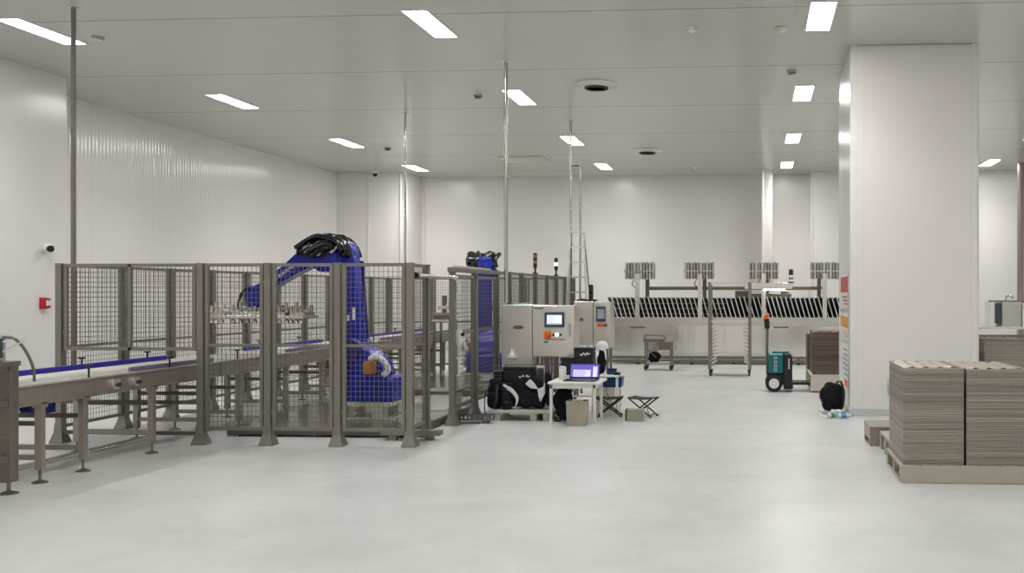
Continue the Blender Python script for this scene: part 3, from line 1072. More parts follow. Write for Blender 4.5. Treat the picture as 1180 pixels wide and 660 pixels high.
B(.0, .34, .02, .4, 1.16, 1.24).build('base_housing', 'steel_dark', st, bevel=0.006)
B(-.03, .37, -.01, .42, 1.25, 1.29).build('clamp_plate', 'chrome', st, bevel=0.004)
B(.12, .2, .16, .24, 1.29, 1.62).build('mast', 'steel_dark', st, bevel=0.004)
m = MB()
m.box(.04, .3, .14, .26, 1.36, 1.42)
m.bar((.2, .2, 1.42), (.36, .2, 1.52), .05, .05)
m.build('arm', 'steel', st, bevel=0.004)
ct = thing('cable_tray', 'low perforated cable tray on the floor passing under the mesh gate', 'cable tray', (-3.38, 12.58, 0), PI / 2)
m = MB()
m.box(-.08, .08, 0, .56, .04, .046)
for k in range(11):
    y = k * .0495
    m.box(-.085, -.08, y, y + .025, .046, .1)
    m.box(.08, .085, y, y + .025, .046, .1)
m.box(-.087, -.078, 0, .56, .095, .108)
m.box(.078, .087, 0, .56, .095, .108)
m.build('tray_mesh', 'steel_dark', ct)
for y in (.06, .44):
    B(-.07, .07, y, y + .06, 0, .04).build('foot', 'steel_dark', ct)


# ------------------------------------------------------------------ control cabinets
def push_button(parent, x, z, mt, rr=0.02, y=0.0):
    m = MB()
    m.tube([(x, y, z), (x, y - .012, z), (x, y - .03, z)], [rr * 1.2, rr * 1.2, rr], 14)
    return m.build('push_button', mt, parent, smooth=40)


YA = 14.05
a0, a1, a2 = at(578, 351, YA), at(613, 351, YA), at(661, 352, YA)
W1, W2 = a1.x - a0.x, a2.x - a1.x
zt, zb1, zb2 = a0.z, at(590, 420, YA).z, at(640, 411, YA).z
c1 = thing('electrical_cabinet', 'plain brushed steel cabinet with small emblem under the thick service pole', 'cabinet', (a0.x, YA, 0))
B(0, W1, 0.012, .5, zb1, zt).build('body', 'steel', c1, bevel=0.006)
d = B(.004, W1 - .004, 0, .012, zb1 + .004, zt - .004).build('door', 'steel', c1, bevel=0.004)
m = MB()
m.tube([(W1 * .55, 0, at(596, 377, YA).z), (W1 * .55, -.006, at(596, 377, YA).z)], 0.05, 24)
o = m.build('emblem_plate', 'steel_dark', d, smooth=40)
for v in o.data.vertices:
    v.co.x = W1 * .55 + (v.co.x - W1 * .55) * 1.5
    zc = at(596, 377, YA).z
    v.co.z = zc + (v.co.z - zc) * .55
zr = at(591, 408, YA).z
m = MB()
xr = at(591, 400, YA).x - a0.x
m.lathe([(0.0, 0), (0.035, 0), (0.04, 0.03), (0.022, 0.05), (0.014, 0.08), (0.011, 0.11), (0, 0.115)], (xr, -.06, zr - .03), 16)
m.box(xr - .055, xr + .055, -.1, 0, zr - .045, zr - .03)
m.build('air_regulator', 'white', c1, smooth=40)
m = MB()
m.box(.03, W1 - .03, .04, .08, .25, .29)
m.box(.03, W1 - .03, .42, .46, .25, .29)
m.box(.03, .07, .08, .42, .25, .29)
m.box(W1 - .07, W1 - .03, .08, .42, .25, .29)
for x in (.03, W1 - .07):
    for y in (.06, .44):
        m.box(x, x + .04, y - .02, y + .02, 0, zb1)
m.build('stand_frame', 'steel_fence', c1)
c2 = thing('control_cabinet', 'brushed steel control cabinet with lit screen and orange emergency button behind the table', 'cabinet', (a1.x + .006, YA, 0))
B(0, W2, 0.012, .46, zb2, zt - .01).build('body', 'steel', c2, bevel=0.006)
d = B(.004, W2 - .004, 0, .012, zb2 + .004, zt - .014).build('door', 'steel', c2, bevel=0.004)


def hmi(parent, p0, p1, x_off, Y, mt, bars=True):
    q0, q1 = at(p0[0], p0[1], Y), at(p1[0], p1[1], Y)
    xa, xb, z1_, z0_ = q0.x - x_off, q1.x - x_off, q0.z, q1.z
    bz = B(xa, xb, -.025, 0, z0_, z1_).build('screen_bezel', 'screen_off', parent, bevel=0.008)
    w, h = xb - xa, z1_ - z0_
    sc = B(xa + w * .14, xb - w * .12, -.03, -.025, z0_ + h * .2, z1_ - h * .16).build('display', mt, bz)
    if bars:
        m = MB()
        sw, sh = w * .74, h * .64
        X0, Z0 = xa + w * .14, z0_ + h * .2
        m.box(X0, X0 + sw, -.032, -.03, Z0 + sh * .9, Z0 + sh)
        for k in range(5):
            m.box(X0 + sw * (.04 + k * .19), X0 + sw * (.19 + k * .19), -.032, -.03, Z0 + sh * .04, Z0 + sh * .14)
        for k in range(4):
            m.box(X0 + sw * .08, X0 + sw * .5, -.032, -.03, Z0 + sh * (.25 + k * .15), Z0 + sh * (.3 + k * .15))
        m.build('screen_text_marking', 'screen_bar', bz)
    return bz


hmi(d, (627.5, 359.5), (650.5, 377), a1.x + .006, YA, 'screen')
X2 = a1.x + .006
q = at(631, 385.5, YA)
B(q.x - X2 - .055, q.x - X2 + .055, -.006, 0, q.z - .055, q.z + .055).build('emergency_plate', 'yellow', d)
push_button(d, q.x - X2, q.z, 'orange', 0.038, -.006)
push_button(d, at(638, 385, YA).x - X2, q.z, 'black', 0.017)
push_button(d, at(641.5, 386, YA).x - X2, q.z, 'lamp_white', 0.022)
push_button(d, at(646, 385, YA).x - X2, q.z, 'screen_off', 0.016)
q = at(629, 394, YA)
B(q.x - X2 - .03, q.x - X2 + .03, -.004, 0, q.z - .014, q.z + .014).build('blue_sticker', 'bluecap', d)
q0, q1 = at(628, 391, YA), at(651, 391, YA)
B(q0.x - X2, q1.x - X2, -.004, 0, q0.z - .006, q0.z + .006).build('red_marking', 'red', d)
q = at(656.5, 380, YA)
m = MB()
m.box(q.x - X2 - .018, q.x - X2 + .018, -.02, 0, q.z - .09, q.z + .09)
m.box(q.x - X2 - .012, q.x - X2 + .012, -.045, -.02, q.z - .05, q.z + .09)
m.build('door_handle', 'chrome', d, bevel=0.005)
q0, q1 = at(614, 353, YA), at(626, 355, YA)
B(q0.x - X2 + .02, q1.x - X2, -.003, 0, q1.z - .012, q1.z + .008).build('name_plate', 'steel_dark', d)
m = MB()
m.box(.04, W2 - .04, .04, .08, .25, .29)
m.box(.04, W2 - .04, .38, .42, .25, .29)
m.box(.04, .08, .08, .38, .25, .29)
m.box(W2 - .08, W2 - .04, .08, .38, .25, .29)
for x in (.04, W2 - .08):
    for y in (.06, .4):
        m.box(x, x + .04, y - .02, y + .02, 0, zb2)
m.build('stand_frame', 'steel_fence', c2)
m = MB()
for k in range(6):
    x = .1 + k * .045
    m.tube(smooth_path([(x, .2, zb2), (x + .01, .18, zb2 - .2), (x - .01 + .02 * (k % 3), .2, zb2 - .45), (x + .05, .22, .05)]), 0.018, 8)
m.build('cable_bundle', 'pinkpole', c2, smooth=60)
# folder on top of the plain cabinet
fo = thing('paper_folder', 'pale teal folder lying on top of the plain steel cabinet', 'folder', (at(600, 349, 14.25).x, 14.2, zt))
m = MB()
m.prism([(-.12, 0), (.14, 0), (.16, .035), (-.04, .02)], -.1, .12)
m.build('cover', 'tealpaper', fo)
B(-.1, .12, -.09, .1, -.0, .004).build('sheet', 'paper', fo)

YC = 16.0
b0, b1, b2 = at(661, 347, YC), at(683.5, 347, YC), at(703, 348, YC)
zt2, zbb = b0.z, at(670, 398, YC).z
c3 = thing('control_cabinet', 'steel control cabinet with dull screen farther back, beside the long machine', 'cabinet', (b0.x, YC, 0))
w1, w2 = b1.x - b0.x, b2.x - b0.x
m = MB()
m.box(0, w1 - .004, 0.012, .5, zbb, zt2)
m.box(w1 + .004, w2, 0.012, .5, zbb - .04, zt2 - .01)
m.build('body', 'steel', c3, bevel=0.006)
d1 = B(.004, w1 - .01, 0, .012, zbb + .004, zt2 - .004).build('door', 'steel', c3, bevel=0.004)
d2 = B(w1 + .008, w2 - .004, 0, .012, zbb - .036, zt2 - .014).build('door', 'steel', c3, bevel=0.004)
hmi(d2, (687, 353), (698, 370.5), b0.x, YC, 'screen2', False)
for px, mt in ((690.5, 'orange'), (694.5, 'orange'), (698, 'steel_dark')):
    q = at(px, 374.5, YC)
    push_button(d2, q.x - b0.x, q.z, mt, 0.026)
q = at(668, 368, YC)
B(q.x - b0.x - .06, q.x - b0.x + .06, -.004, 0, q.z - .025, q.z + .025).build('name_plate', 'steel_dark', d1)
m = MB()
for x in (.03, w2 - .07):
    for y in (.06, .44):
        m.box(x, x + .04, y - .02, y + .02, 0, zbb - .035)
m.build('stand_frame', 'steel_fence', c3)
m = MB()
for k in range(5):
    x = .03 + k * .065
    m.box(x, x + .05, .1, .3, zt2, zt2 + .03 + .01 * (k % 2))
m.build('cable_gland', 'black', c3, bevel=0.004)


def stack_light(label, loc, cols, post=0.12, rr=0.03, seg=.07):
    t = thing('stack_light', label, 'signal tower', loc)
    MB().lathe([(rr * 1.3, 0), (rr * 1.3, .02), (rr * .5, .03), (rr * .5, post), (rr, post + .01), (rr, post + .03)], n=14).build('post', 'black', t, smooth=40)
    z = post + .03
    for cmat in cols:
        MB().lathe([(rr, 0), (rr, seg - .006), (rr * .9, seg)], (0, 0, z), 16).build('lamp_segment', cmat, t, smooth=40)
        z += seg
    MB().lathe([(rr, 0), (rr, .02), (rr * .5, .035)], (0, 0, z), 14).build('cap', 'black', t, smooth=40)


stack_light('dark signal tower with faint amber band on the fence behind the lit control cabinet', (RX, 17.0, 1.996), ('black', 'amber', 'black', 'steel_dark'), .1, .035, .05)
stack_light('signal tower with a white lit band on the fence behind the lit control cabinet', (RX, 18.8, 1.996), ('blackgloss', 'lamp_white', 'black'), .1, .035, .06)
stack_light('short black signal tower on top of the farther control cabinet', (at(681, 345, 16.42).x, 16.42, zt2 + .002), ('black', 'blackgloss', 'black'), .03, .04, .06)

# step ladder beside the far service pole
p0 = at(661, 345, 18.4)
ld = thing('step_ladder', 'tall grey step ladder standing behind the farther control cabinet', 'ladder', (at(664.5, 300, 18.6).x, 18.6, 0))
HT = at(664, 266, 18.6).z


def rail_x(z, s):
    return s * (0.125 + 0.13 * (HT - z) / HT)


for s in (-1, 1):
    MB().bar((rail_x(0, s), -.1, 0.0), (rail_x(HT, s), .05, HT), 0.055, 0.025, (1, 0, 0)).build('side_rail', 'steel', ld)
    MB().bar((rail_x(0, s), .85, 0.0), (rail_x(HT, s) * .95, .09, HT), 0.03, 0.02, (1, 0, 0)).build('rear_leg', 'steel_dark', ld)
for k in range(1, 11):
    z = HT * k / 10 - .02
    y = -.1 + .15 * z / HT
    B(rail_x(z, -1), rail_x(z, 1), y - .04, y + .04, z - .012, z + .012).build('rung', 'steel', ld)


# ------------------------------------------------------------------ long washing machine along the back
YM = 23.3
mx0, mx1 = -3.5, 2.9
wm = thing('tunnel_machine', 'long stainless steel tunnel machine with slanted plates on top along the back', 'machine', (0, YM, 0))
zt_, zb_ = at(800, 367, YM).z, at(800, 412, YM).z
m = MB()
m.box(mx0, mx1, 0.01, 1.5, zb_, zt_)
m.build('body', 'steel', wm, bevel=0.01)
xs = [mx0, -2.35, -1.0, 0.15, 1.2, mx1]
for k in range(5):
    B(xs[k] + .012, xs[k + 1] - .012, -.004, .012, zb_ + .12, zt_ - .16).build('side_panel', 'steel_wavy', wm, bevel=0.006)
m = MB()
m.box(mx0, mx1, -.03, .02, zb_ - .03, zb_ + .04)
m.box(mx0, mx1, -.05, 0.0, 0.05, 0.12)
m.build('base_rail', 'steel_dark', wm, bevel=0.006)
for px in (735, 797, 845, 920):
    x = at(px, 412, YM).x
    m = MB()
    m.box(x - .03, x + .03, .02, .08, 0.03, zb_)
    m.lathe([(.06, 0), (.06, .01), (.02, .03)], (x, .05, 0), 14)
    m.build('leg', 'steel_dark', wm)
for px in (735, 900):
    q = at(px, 377, YM)
    B(q.x - .17, q.x + .17, -.014, -.004, q.z - .018, q.z + .018).build('name_plate', 'steel_dark', wm, bevel=0.004)
m = MB()
m.box(mx0, mx1, -.06, .02, zt_, zt_ + .03)
m.box(mx0 + .02, mx1, .02, .55, zt_, zt_ + .02)
m.build('top_ledge', 'steel', wm, bevel=0.004)
zr0, zr1 = zt_ + .03, at(800, 342.5, YM).z
m = MB()
m.box(mx0, mx1, .5, .53, zr0, zr1 - .02)
m.box(mx0, mx1, .02, .5, zr0, zr0 + .02)
m.build('rack_back', 'black', wm)
n = 56
x = mx0 + .1
k = 0
while x < mx1 - .1:
    m = MB()
    h = zr1 - zr0
    lean = -0.14
    m.prism([(x, zr0), (x + .019, zr0), (x + .019 + lean, zr1 + .02), (x + lean, zr1 + .02)], -.03, .0)
    m.cur = 1
    m.prism([(x + .003, zr0), (x + .016, zr0), (x + .016 + lean, zr1), (x + .003 + lean, zr1)], .0, .45)
    m.build('slanted_plate', ['trim', 'grille'], wm)
    x += 0.107
    k += 1
for k in range(4):
    zz = zr0 + .07 + (zr1 - zr0 - .1) * k / 3
    B(mx0 + .02, -.75, .03, .05, zz, zz + .022).build('cross_rod', 'steel_dark', wm)
q0, q1 = at(847, 346, YM + .7), at(912, 336, YM + .7)
m = MB()
m.box(q0.x, q1.x, .7, 1.2, zt_, q1.z - .05)
m.box(q0.x, q0.x + .35, .7, 1.2, q1.z - .05, q1.z + .02)
m.box(q1.x - .25, q1.x - .06, .75, 1.1, q1.z - .05, q1.z)
m.build('motor_housing', 'steel_dark', wm, bevel=0.01)

# heads on posts above the machine
labs = ['ribbed steel box on a post above the long machine, nearest the cabinets', 'ribbed steel box on a post above the long machine, second from the cabinets',
        'ribbed steel box on a post above the long machine, in front of the wide duct', 'ribbed steel box on a post above the long machine, next to the pillar']
for i, (pc, pp, dk) in enumerate(((737.5, 735, 744), (806, 807, 811), (880, 880, 884), (951, 950, 945))):
    q = at(pc, 312, YM + .2)
    t = thing('feeder_head', labs[i], 'feeder', (q.x, YM + .05, zt_ + .032), 0, 'ribbed steel feeder boxes on posts')
    z0, z1 = at(pc, 321.5, YM + .2).z - zt_ - .03, at(pc, 303, YM + .2).z - zt_ - .03
    m = MB()
    m.box(-.33, .33, .0, .5, z0 + .01, z1 - .01)
    m.build('box_body', 'steel_dark', t)
    m = MB()
    rnd = random.Random(i)
    for k in range(10):
        x = -.34 + k * .0725
        m.cur = 1 if (k * 7 + i) % 5 < 2 else 0
        m.cyl((x + .018, -.012, z0 - rnd.uniform(0, .02)), (x + .018, -.012, z1 + rnd.uniform(0, .02)), .018 + rnd.uniform(0, .014), n=12)
    m.box(-.35, .35, -.05, -.04, (z0 + z1) / 2 - .015, (z0 + z1) / 2 + .01)
    m.build('ribbed_front', ['chrome', 'cove'], t, smooth=40)
    xp = at(pp, 330, YM).x - q.x
    m = MB()
    m.box(xp - .05, xp + .05, -.17, -.115, -.07, z0 + .12)
    m.box(xp - .03, xp + .03, -.115, -.03, z0 + .05, z0 + .1)
    m.build('front_post', 'steel', t, bevel=0.004)
    xd = at(dk, 330, YM + .2).x - q.x
    B(xd - .045, xd + .045, .5, .58, -.03, z0 + .05).build('rear_post', 'steel_dark', t)
    m = MB()
    m.tube(smooth_path([(xp - .08, -.02, z0), (xp - .14, -.03, z0 - .12), (xp - .05, -.05, z0 - .22), (xp, -.06, z0 - .35)]), 0.014, 6)
    m.build('cable', 'steel_dark', t, smooth=60)
z = at(800, 332, YM + .3).z
orl = thing('overhead_rail', 'dark horizontal rail linking the ribbed boxes above the long machine', 'rail', (at(744, 0, YM + .68).x, YM + .68, z))
wl = at(945, 0, YM + .68).x - at(744, 0, YM + .68).x
B(0, wl, -.04, .04, -.04, .04).build('rail_bar', 'steel_dark', orl, bevel=0.005)
q0, q1 = at(858, 333, YM - .36), at(913, 326, YM - .36)
il = thing('inspection_lamp', 'steel lamp bar with a greenish lit tube above the slanted plates', 'lamp', (q0.x, YM - .36, q0.z))
wl = q1.x - q0.x
hh = q1.z - q0.z
B(0, wl, -.06, .06, 0, hh).build('lamp_housing', 'steel', il, bevel=0.006)
B(wl * .4, wl * .85, -.045, .045, -.03, -.001).build('lit_tube', 'lamp', il, bevel=0.01)
x = at(880, 0, YM).x - q0.x
B(x - .02, x + .02, .06, .235, hh * .3, hh * .6).build('hanging_bracket', 'steel_dark', il)
stack_light('short signal tower with black top and white band at the end of the lamp bar', (at(911.5, 0, YM - .36).x, YM - .36, q1.z), ('white', 'greencap', 'white', 'black', 'black'), .0, .05, .05)


# ------------------------------------------------------------------ trolleys in front of the machine
def caster(parent, x, y, rr=0.05):
    m = MB()
    m.cyl((x - .018, y, rr), (x + .018, y, rr), rr, n=18)
    m.box(x - .03, x - .022, y - .02, y + .02, rr, rr * 2.3)
    m.box(x + .022, x + .03, y - .02, y + .02, rr, rr * 2.3)
    m.box(x - .03, x + .03, y - .03, y + .03, rr * 2.2, rr * 2.5)
    return m.build('caster', 'rubber', parent)


cw0, cw1 = at(743.5, 0, 21.5).x, at(774, 0, 21.5).x
tc = thing('tool_trolley', 'small steel trolley with bins and a dark bag on its lower shelf', 'trolley', (cw0, 21.4, 0))
w = cw1 - cw0
hz = at(750, 391, 21.4).z
for x in (0, w - .03):
    for y in (0, .42):
        B(x, x + .03, y, y + .03, .12, hz if x == 0 else hz - .06).build('leg', 'steel_dark', tc)
        caster(tc, x + .015, y + .015, .045)
B(0, w, 0, .45, .15, .17).build('lower_shelf', 'steel', tc)
m = MB()
m.box(-.02, w * .72, 0, .45, hz - .06, hz - .02)
m.box(-.03, w * .75, -.01, .0, hz - .06, hz + .01)
m.build('upper_shelf', 'steel_dark', tc)
m = MB()
m.tube(smooth_path([(-.02, .05, hz - .02), (0, .05, hz + .08), (.12, .05, hz + .09), (.4, .05, hz + .07), (.45, .05, hz + .0)]), 0.012, 8)
m.tube([(-.02, .4, hz - .02), (.0, .4, hz + .08), (.4, .4, hz + .07)], 0.012, 8)
m.build('handle', 'steel_dark', tc, smooth=50)
B(w * .5, w * .98, .05, .4, .44, hz - .062).build('hanging_bin', 'steel_dark', tc, bevel=0.01)
m = MB()
m.bar((.03, -.01, .72 * hz), (.25, -.01, .42 * hz), .015, .015)
m.build('brace', 'steel_dark', tc)
tl = MB()
tl.blob((.2, .12, .29), (.13, .07, .115), 2.4, .1, 5)
tl = tl.build('tool_bag', 'cloth', None, (cw0, 21.4, 0), smooth=70)
tag(tl, 'dark lumpy bag on the lower shelf of the small steel trolley', 'bag')
pb = thing('plastic_box', 'pale box standing on the small trolley behind the dark bag', 'box', (cw0 + .05, 21.63, .172))
B(0, .2, 0, .16, 0, .38).build('body', 'white', pb, bevel=0.008)
B(-.005, .205, -.005, .165, .38, .4).build('lid', 'whitecloth', pb, bevel=0.004)

rx0, rx1 = at(817, 0, 20.1).x, at(865, 0, 20.1).x
rt = thing('rack_trolley', 'tall empty steel rack trolley with slotted runners in front of the long machine', 'trolley', (rx0, 20.05, 0))
w = rx1 - rx0
hz = at(840, 325, 20.1).z
for x in (0, w - .035):
    for y in (0, .55):
        B(x - .015, x + .05, y, y + .03, .14, hz).build('upright', 'steel_fence', rt, bevel=0.003)
m = MB()
m.box(.035, w - .035, 0, .03, hz - .05, hz)
m.box(.035, w - .035, .55, .58, hz - .05, hz)
for x in (0, w - .035):
    m.box(x, x + .035, .03, .55, hz - .05, hz)
m.build('top_frame', 'steel', rt)
m = MB()
zz = at(840, 370, 20.1).z
m.box(.035, w - .035, 0, .025, zz - .02, zz + .02)
m.box(.035, w - .035, .55, .58, zz - .02, zz + .02)
m.build('middle_rail', 'steel', rt)
m = MB()
m.box(.0, w, 0, .58, .14, .17)
m.box(.06, w - .06, .05, .06, .17, .23)
m.build('bottom_shelf', 'white', rt)
for s in (0, 1):
    for k in range(11):
        z = .24 + k * .075
        x = .052 if s == 0 else w - .052
        d = .1 if s == 0 else -.08
        m = MB()
        m.prism([(x, z), (x + d, z + .045), (x + d, z + .06), (x, z + .018)], .0, .58)
        m.build('runner', 'steel', rt)
for x in (.03, w - .03):
    for y in (.03, .55):
        caster(rt, x, y, .055)


# ------------------------------------------------------------------ pallets and trays
def make_pallet(name, label, x0, x1, y0, y1, z0, h, mt):
    t = thing(name, label, 'pallet', (x0, y0, z0))
    W, D = x1 - x0, y1 - y0
    for k in range(3):
        y = (D - .1) * k / 2
        B(0.004, W - .004, y, y + .1, .02, h - .022).build('stringer', mt, t, bevel=0.003)
    nb = 7
    bw = W / nb
    for k in range(nb):
        B(k * bw + .006 if k else 0, (k + 1) * bw - .006 if k < nb - 1 else W, 0, D, h - .022, h).build('deck_board', mt, t, bevel=0.002)
    for k in (0, 1, 2):
        x = (W - .12) * k / 2
        B(x, x + .12, 0, D, 0, .02).build('bottom_board', mt, t, bevel=0.002)
    B(-.001, W + .001, -.016, -.001, .004, h - .004).build('face_board', mt, t, bevel=0.002)
    return t


def tray_mesh(w, d, waves, amp):
    m = MB()
    hw, hd = w / 2, d / 2
    # sloped rim all round
    prof = [(0.0, 0.001), (0.0, 0.0175), (-0.012, 0.0175), (-0.016, 0.002)]
    for (ax, ay, bx, by, nx, ny) in ((-hw, -hd, hw, -hd, 0, -1), (hw, -hd, hw, hd, 1, 0), (hw, hd, -hw, hd, 0, 1), (-hw, hd, -hw, -hd, -1, 0)):
        vs = []
        for (x, y, s) in ((ax, ay, 1), (bx, by, -1)):
            for o, z in prof:
                tx, ty = (bx - ax), (by - ay)
                l = math.hypot(tx, ty)
                tx, ty = tx / l, ty / l
                vs.append((x + nx * o - tx * o * s, y + ny * o - ty * o * s, z))
        m.add(vs, [(0, 4, 5, 1), (1, 5, 6, 2), (2, 6, 7, 3), (3, 7, 4, 0)])
    nu, nv = waves * 8, 3
    iw, idd = hw - .024, hd - .024
    vs, fs = [], []
    for j in range(nv + 1):
        for i in range(nu + 1):
            u = i / nu
            vs.append((-iw + 2 * iw * u, -idd + 2 * idd * j / nv, .006 + amp * (0.5 - 0.5 * math.cos(2 * PI * waves * u)) * 1.0))
    for j in range(nv):
        for i in range(nu):
            a = j * (nu + 1) + i
            fs.append((a, a + 1, a + nu + 2, a + nu + 1))
    m.add(vs, fs)
    return m


def tray_stack(x, y, z0, n, pitch, w, d, mt, label, group, amp=.022, waves=4):
    first = tray_mesh(w, d, waves, amp).build('wavy_tray', mt, None, (x, y, z0))
    tag(first, label, 'tray', group)
    rnd = random.Random(int(x * 100 + y * 10))
    for k in range(1, n):
        o = first.copy()
        COL.objects.link(o)
        o.location = (x + rnd.uniform(-.0012, .0012), y + rnd.uniform(-.0015, .0015), z0 + k * pitch)
        o.rotation_euler = (0, 0, rnd.uniform(-.0012, .0012))


HPAL = .152
make_pallet('pallet', 'pale board pallet on the floor nearest the camera, under two tall tray stacks', 1.25, 2.46, 8.87, 9.85, 0, HPAL, 'pallet')
tray_stack(1.54, 9.36, HPAL, 42, .0204, .525, .93, 'tray', 'grey wavy metal tray in the left stack on the nearest pallet', 'trays in the left stack on the nearest pallet')
tray_stack(2.088, 9.36, HPAL, 42, .0202, .525, .93, 'tray', 'grey wavy metal tray in the right stack on the nearest pallet', 'trays in the right stack on the nearest pallet')
# second low pallet corner poking out behind
sp = thing('steel_crate', 'low open steel box on the floor between the pillar and the near pallet', 'crate', (1.22, 10.98, 0))
m = MB()
m.box(0, .62, 0, .03, .06, .2)
m.box(0, .62, .57, .6, .06, .2)
m.box(0, .03, .03, .57, .06, .2)
m.box(.59, .62, .03, .57, .06, .2)
m.build('body', 'conv', sp, bevel=0.004)
B(0, .62, 0, .6, .2, .208).build('lid', 'conv', sp)
for x in (0, .5):
    for y in (0, .5):
        B(x, x + .12, y, y + .1, 0, .06).build('foot', 'conv', sp)
pk = thing('pallet', 'pale pallet corner showing just behind the near tray stacks', 'pallet', (1.31, 10.0, 0))
for y in (0, .38, .76):
    B(0, 1.1, y, y + .09, 0, .16).build('stringer', 'pallet', pk, bevel=0.003)
for k in range(6):
    B(k * .185, k * .185 + .17, 0, .85, .16, .185).build('deck_board', 'pallet', pk, bevel=0.002)

# far pallet on the jack
make_pallet('pallet', 'pale pallet carried by the teal pallet jack beside the pillar', .885, 2.0, 16.85, 18.6, 0.02, .28, 'palewood')
tray_stack(1.28, 17.3, .302, 35, .0204, .72, .86, 'traybrown', 'brown metal tray in the taller stack on the pallet jack load', 'trays in the taller stack by the pallet jack')
tray_stack(1.22, 18.25, .302, 31, .0203, .66, .6, 'traybrown', 'brown metal tray in the lower rear stack on the pallet jack load', 'trays in the lower rear stack by the pallet jack')

# trays right of the pillar
dk = thing('tray_dolly', 'steel dolly holding the tray stack to the right of the pillar', 'dolly', (3.06, 13.95, 0))
B(0, .68, 0, .8, .55, .6).build('deck', 'steel_dark', dk)
for x in (0, .63):
    for y in (0, .75):
        B(x, x + .05, y, y + .05, .11, .55).build('leg', 'steel_dark', dk)
        caster(dk, x + .025, y + .025, .045)
tray_stack(3.40, 14.35, .6, 21, .0204, .58, .76, 'tray', 'grey metal tray in the stack just right of the pillar', 'trays in the stack right of the pillar')
dk2 = dup(dk, (3.76, 13.95, 0), 0, 'steel dolly holding trays at the right edge of the photo')
tray_stack(4.10, 14.35, .6, 21, .0204, .58, .76, 'tray', 'grey metal tray in the stack cut by the right edge of the photo', 'trays at the right edge of the photo')

# bench right of the pillar with a machine on it
yb = 19.5
bx0 = at(1128, 376, yb).x
bz = at(1150, 376, yb).z
wb = thing('work_bench', 'long steel bench behind the tray stack right of the pillar', 'bench', (bx0 - .4, yb, 0))
B(0, 2.6, 0, .8, bz - .05, bz).build('bench_top', 'steel', wb, bevel=0.005)
for x in (.02, 1.3, 2.54):
    for y in (.02, .74):
        B(x, x + .04, y, y + .04, 0, bz - .05).build('leg', 'steel', wb)
B(.02, 2.58, .02, .06, bz - .24, bz - .16).build('front_rail', 'steel_dark', wb)
B(.02, 2.58, .1, .7, .3, .33).build('lower_shelf', 'steel', wb)
q0, q1 = at(1155, 376, yb + .1), at(1177, 348, yb + .1)
mc = thing('bench_machine', 'pale grey boxy machine with tap on the steel bench right of the pillar', 'machine', (q0.x, yb + .1, bz))
w, h = q1.x - q0.x, q1.z - bz
B(0, w, 0, .5, .0, h).build('housing', 'cabgreen', mc, bevel=0.012)
B(-.13, -.002, .03, .5, .05, h - .02).build('side_bay', 'screen_off', mc, bevel=0.006)
m = MB()
m.tube(smooth_path([(.1, .1, h), (.1, .1, h + .1), (.2, .1, h + .12), (.22, .1, h + .06)]), 0.018, 8)
m.build('tap', 'chrome', mc, smooth=50)
B(-.2, w + .15, .2, .28, h, h + .03).build('top_bar', 'steel_dark', mc)
B(-.22, -.14, .02, .5, 0, h).build('side_plate', 'white', mc)
B(w + .02, w + .4, .0, .5, 0, h - .03).build('service_box', 'white', mc, bevel=0.01)

# ------------------------------------------------------------------ pallet jack
KJ = 67.9


def jp(px, py):
    return ((px - 897) / KJ, CAMH + (HY - py) / KJ)


pj = thing('pallet_jack', 'teal and black electric pallet jack parked beside the loaded pallet', 'pallet jack', (.35, 17.15, 0))
a, b = jp(886, 430), jp(903, 407)
tb = MB()
tb.box(a[0], b[0], -.28, .2, a[1], b[1])
tb = tb.build('battery_housing', 'teal', pj, bevel=0.03, seg=3)
mk = MB()
for k in range(4):
    z0, z1 = jp(0, 427 - k * 4.6)[1], jp(0, 424 - k * 4.6)[1]
    x0, x1 = jp(892, 0)[0], jp(895.5, 0)[0]
    mk.box(x0, x1, -.284, -.28, z0, z0 + .009)
    mk.box(x0, x1, -.284, -.28, z1 - .009, z1)
    mk.box(x0, x0 + .009, -.284, -.28, z0, z1)
    mk.box(x1 - .009, x1, -.284, -.28, z0, z1)
mk.build('lettering', 'white', tb)
tp = MB()
a, b = jp(890, 407), jp(909, 405)
tp.box(a[0], b[0], -.2, .15, a[1] - .005, b[1] + .01)
tp.build('top_cover', 'teal', pj, bevel=0.012)
a, b = jp(903, 451), jp(912.5, 407)
mc = MB()
mc.prism([(a[0], .05), (b[0] + .01, .05), (b[0], b[1] - .03), (b[0] - .04, b[1]), (a[0], b[1])], -.3, .22)
mc = mc.build('mast_cover', 'black', pj, bevel=0.02)
mk = MB()
x = jp(909, 0)[0]
for k in range(4):
    z = jp(0, 424)[1] + k * .045
    mk.box(x - .012, x + .012, -.304, -.3, z, z + .032)
mk.build('lettering', 'white', mc)
wx, wz = jp(892, 441)
m = MB()
m.cyl((wx, -.3, .145), (wx, -.22, .145), .145, n=28)
wh = m.build('drive_wheel', 'rubber', pj, bevel=0.02, smooth=40)
m = MB()
m.cyl((wx, -.305, .145), (wx, -.295, .145), .085, n=24)
m.build('wheel_hub', 'white', wh, smooth=40)
m = MB()
m.cyl((wx, .12, .145), (wx, .2, .145), .145, n=28)
m.build('drive_wheel', 'rubber', pj, bevel=0.02, smooth=40)
m = MB()
m.box(jp(888, 0)[0], jp(904, 0)[0], -.2, .12, .14, jp(0, 430)[1])
m.box(jp(885, 0)[0] - .02, jp(892, 0)[0], -.1, .06, jp(0, 433)[1], jp(0, 430)[1] + .02)
m.build('drive_unit', 'black', pj, bevel=0.015)
a, b, c_ = jp(884.5, 431), jp(884, 405), jp(884.5, 378)
m = MB()
m.tube([(a[0], -.05, a[1]), (b[0], -.05, b[1]), (c_[0], -.05, c_[1])], .024, 10)
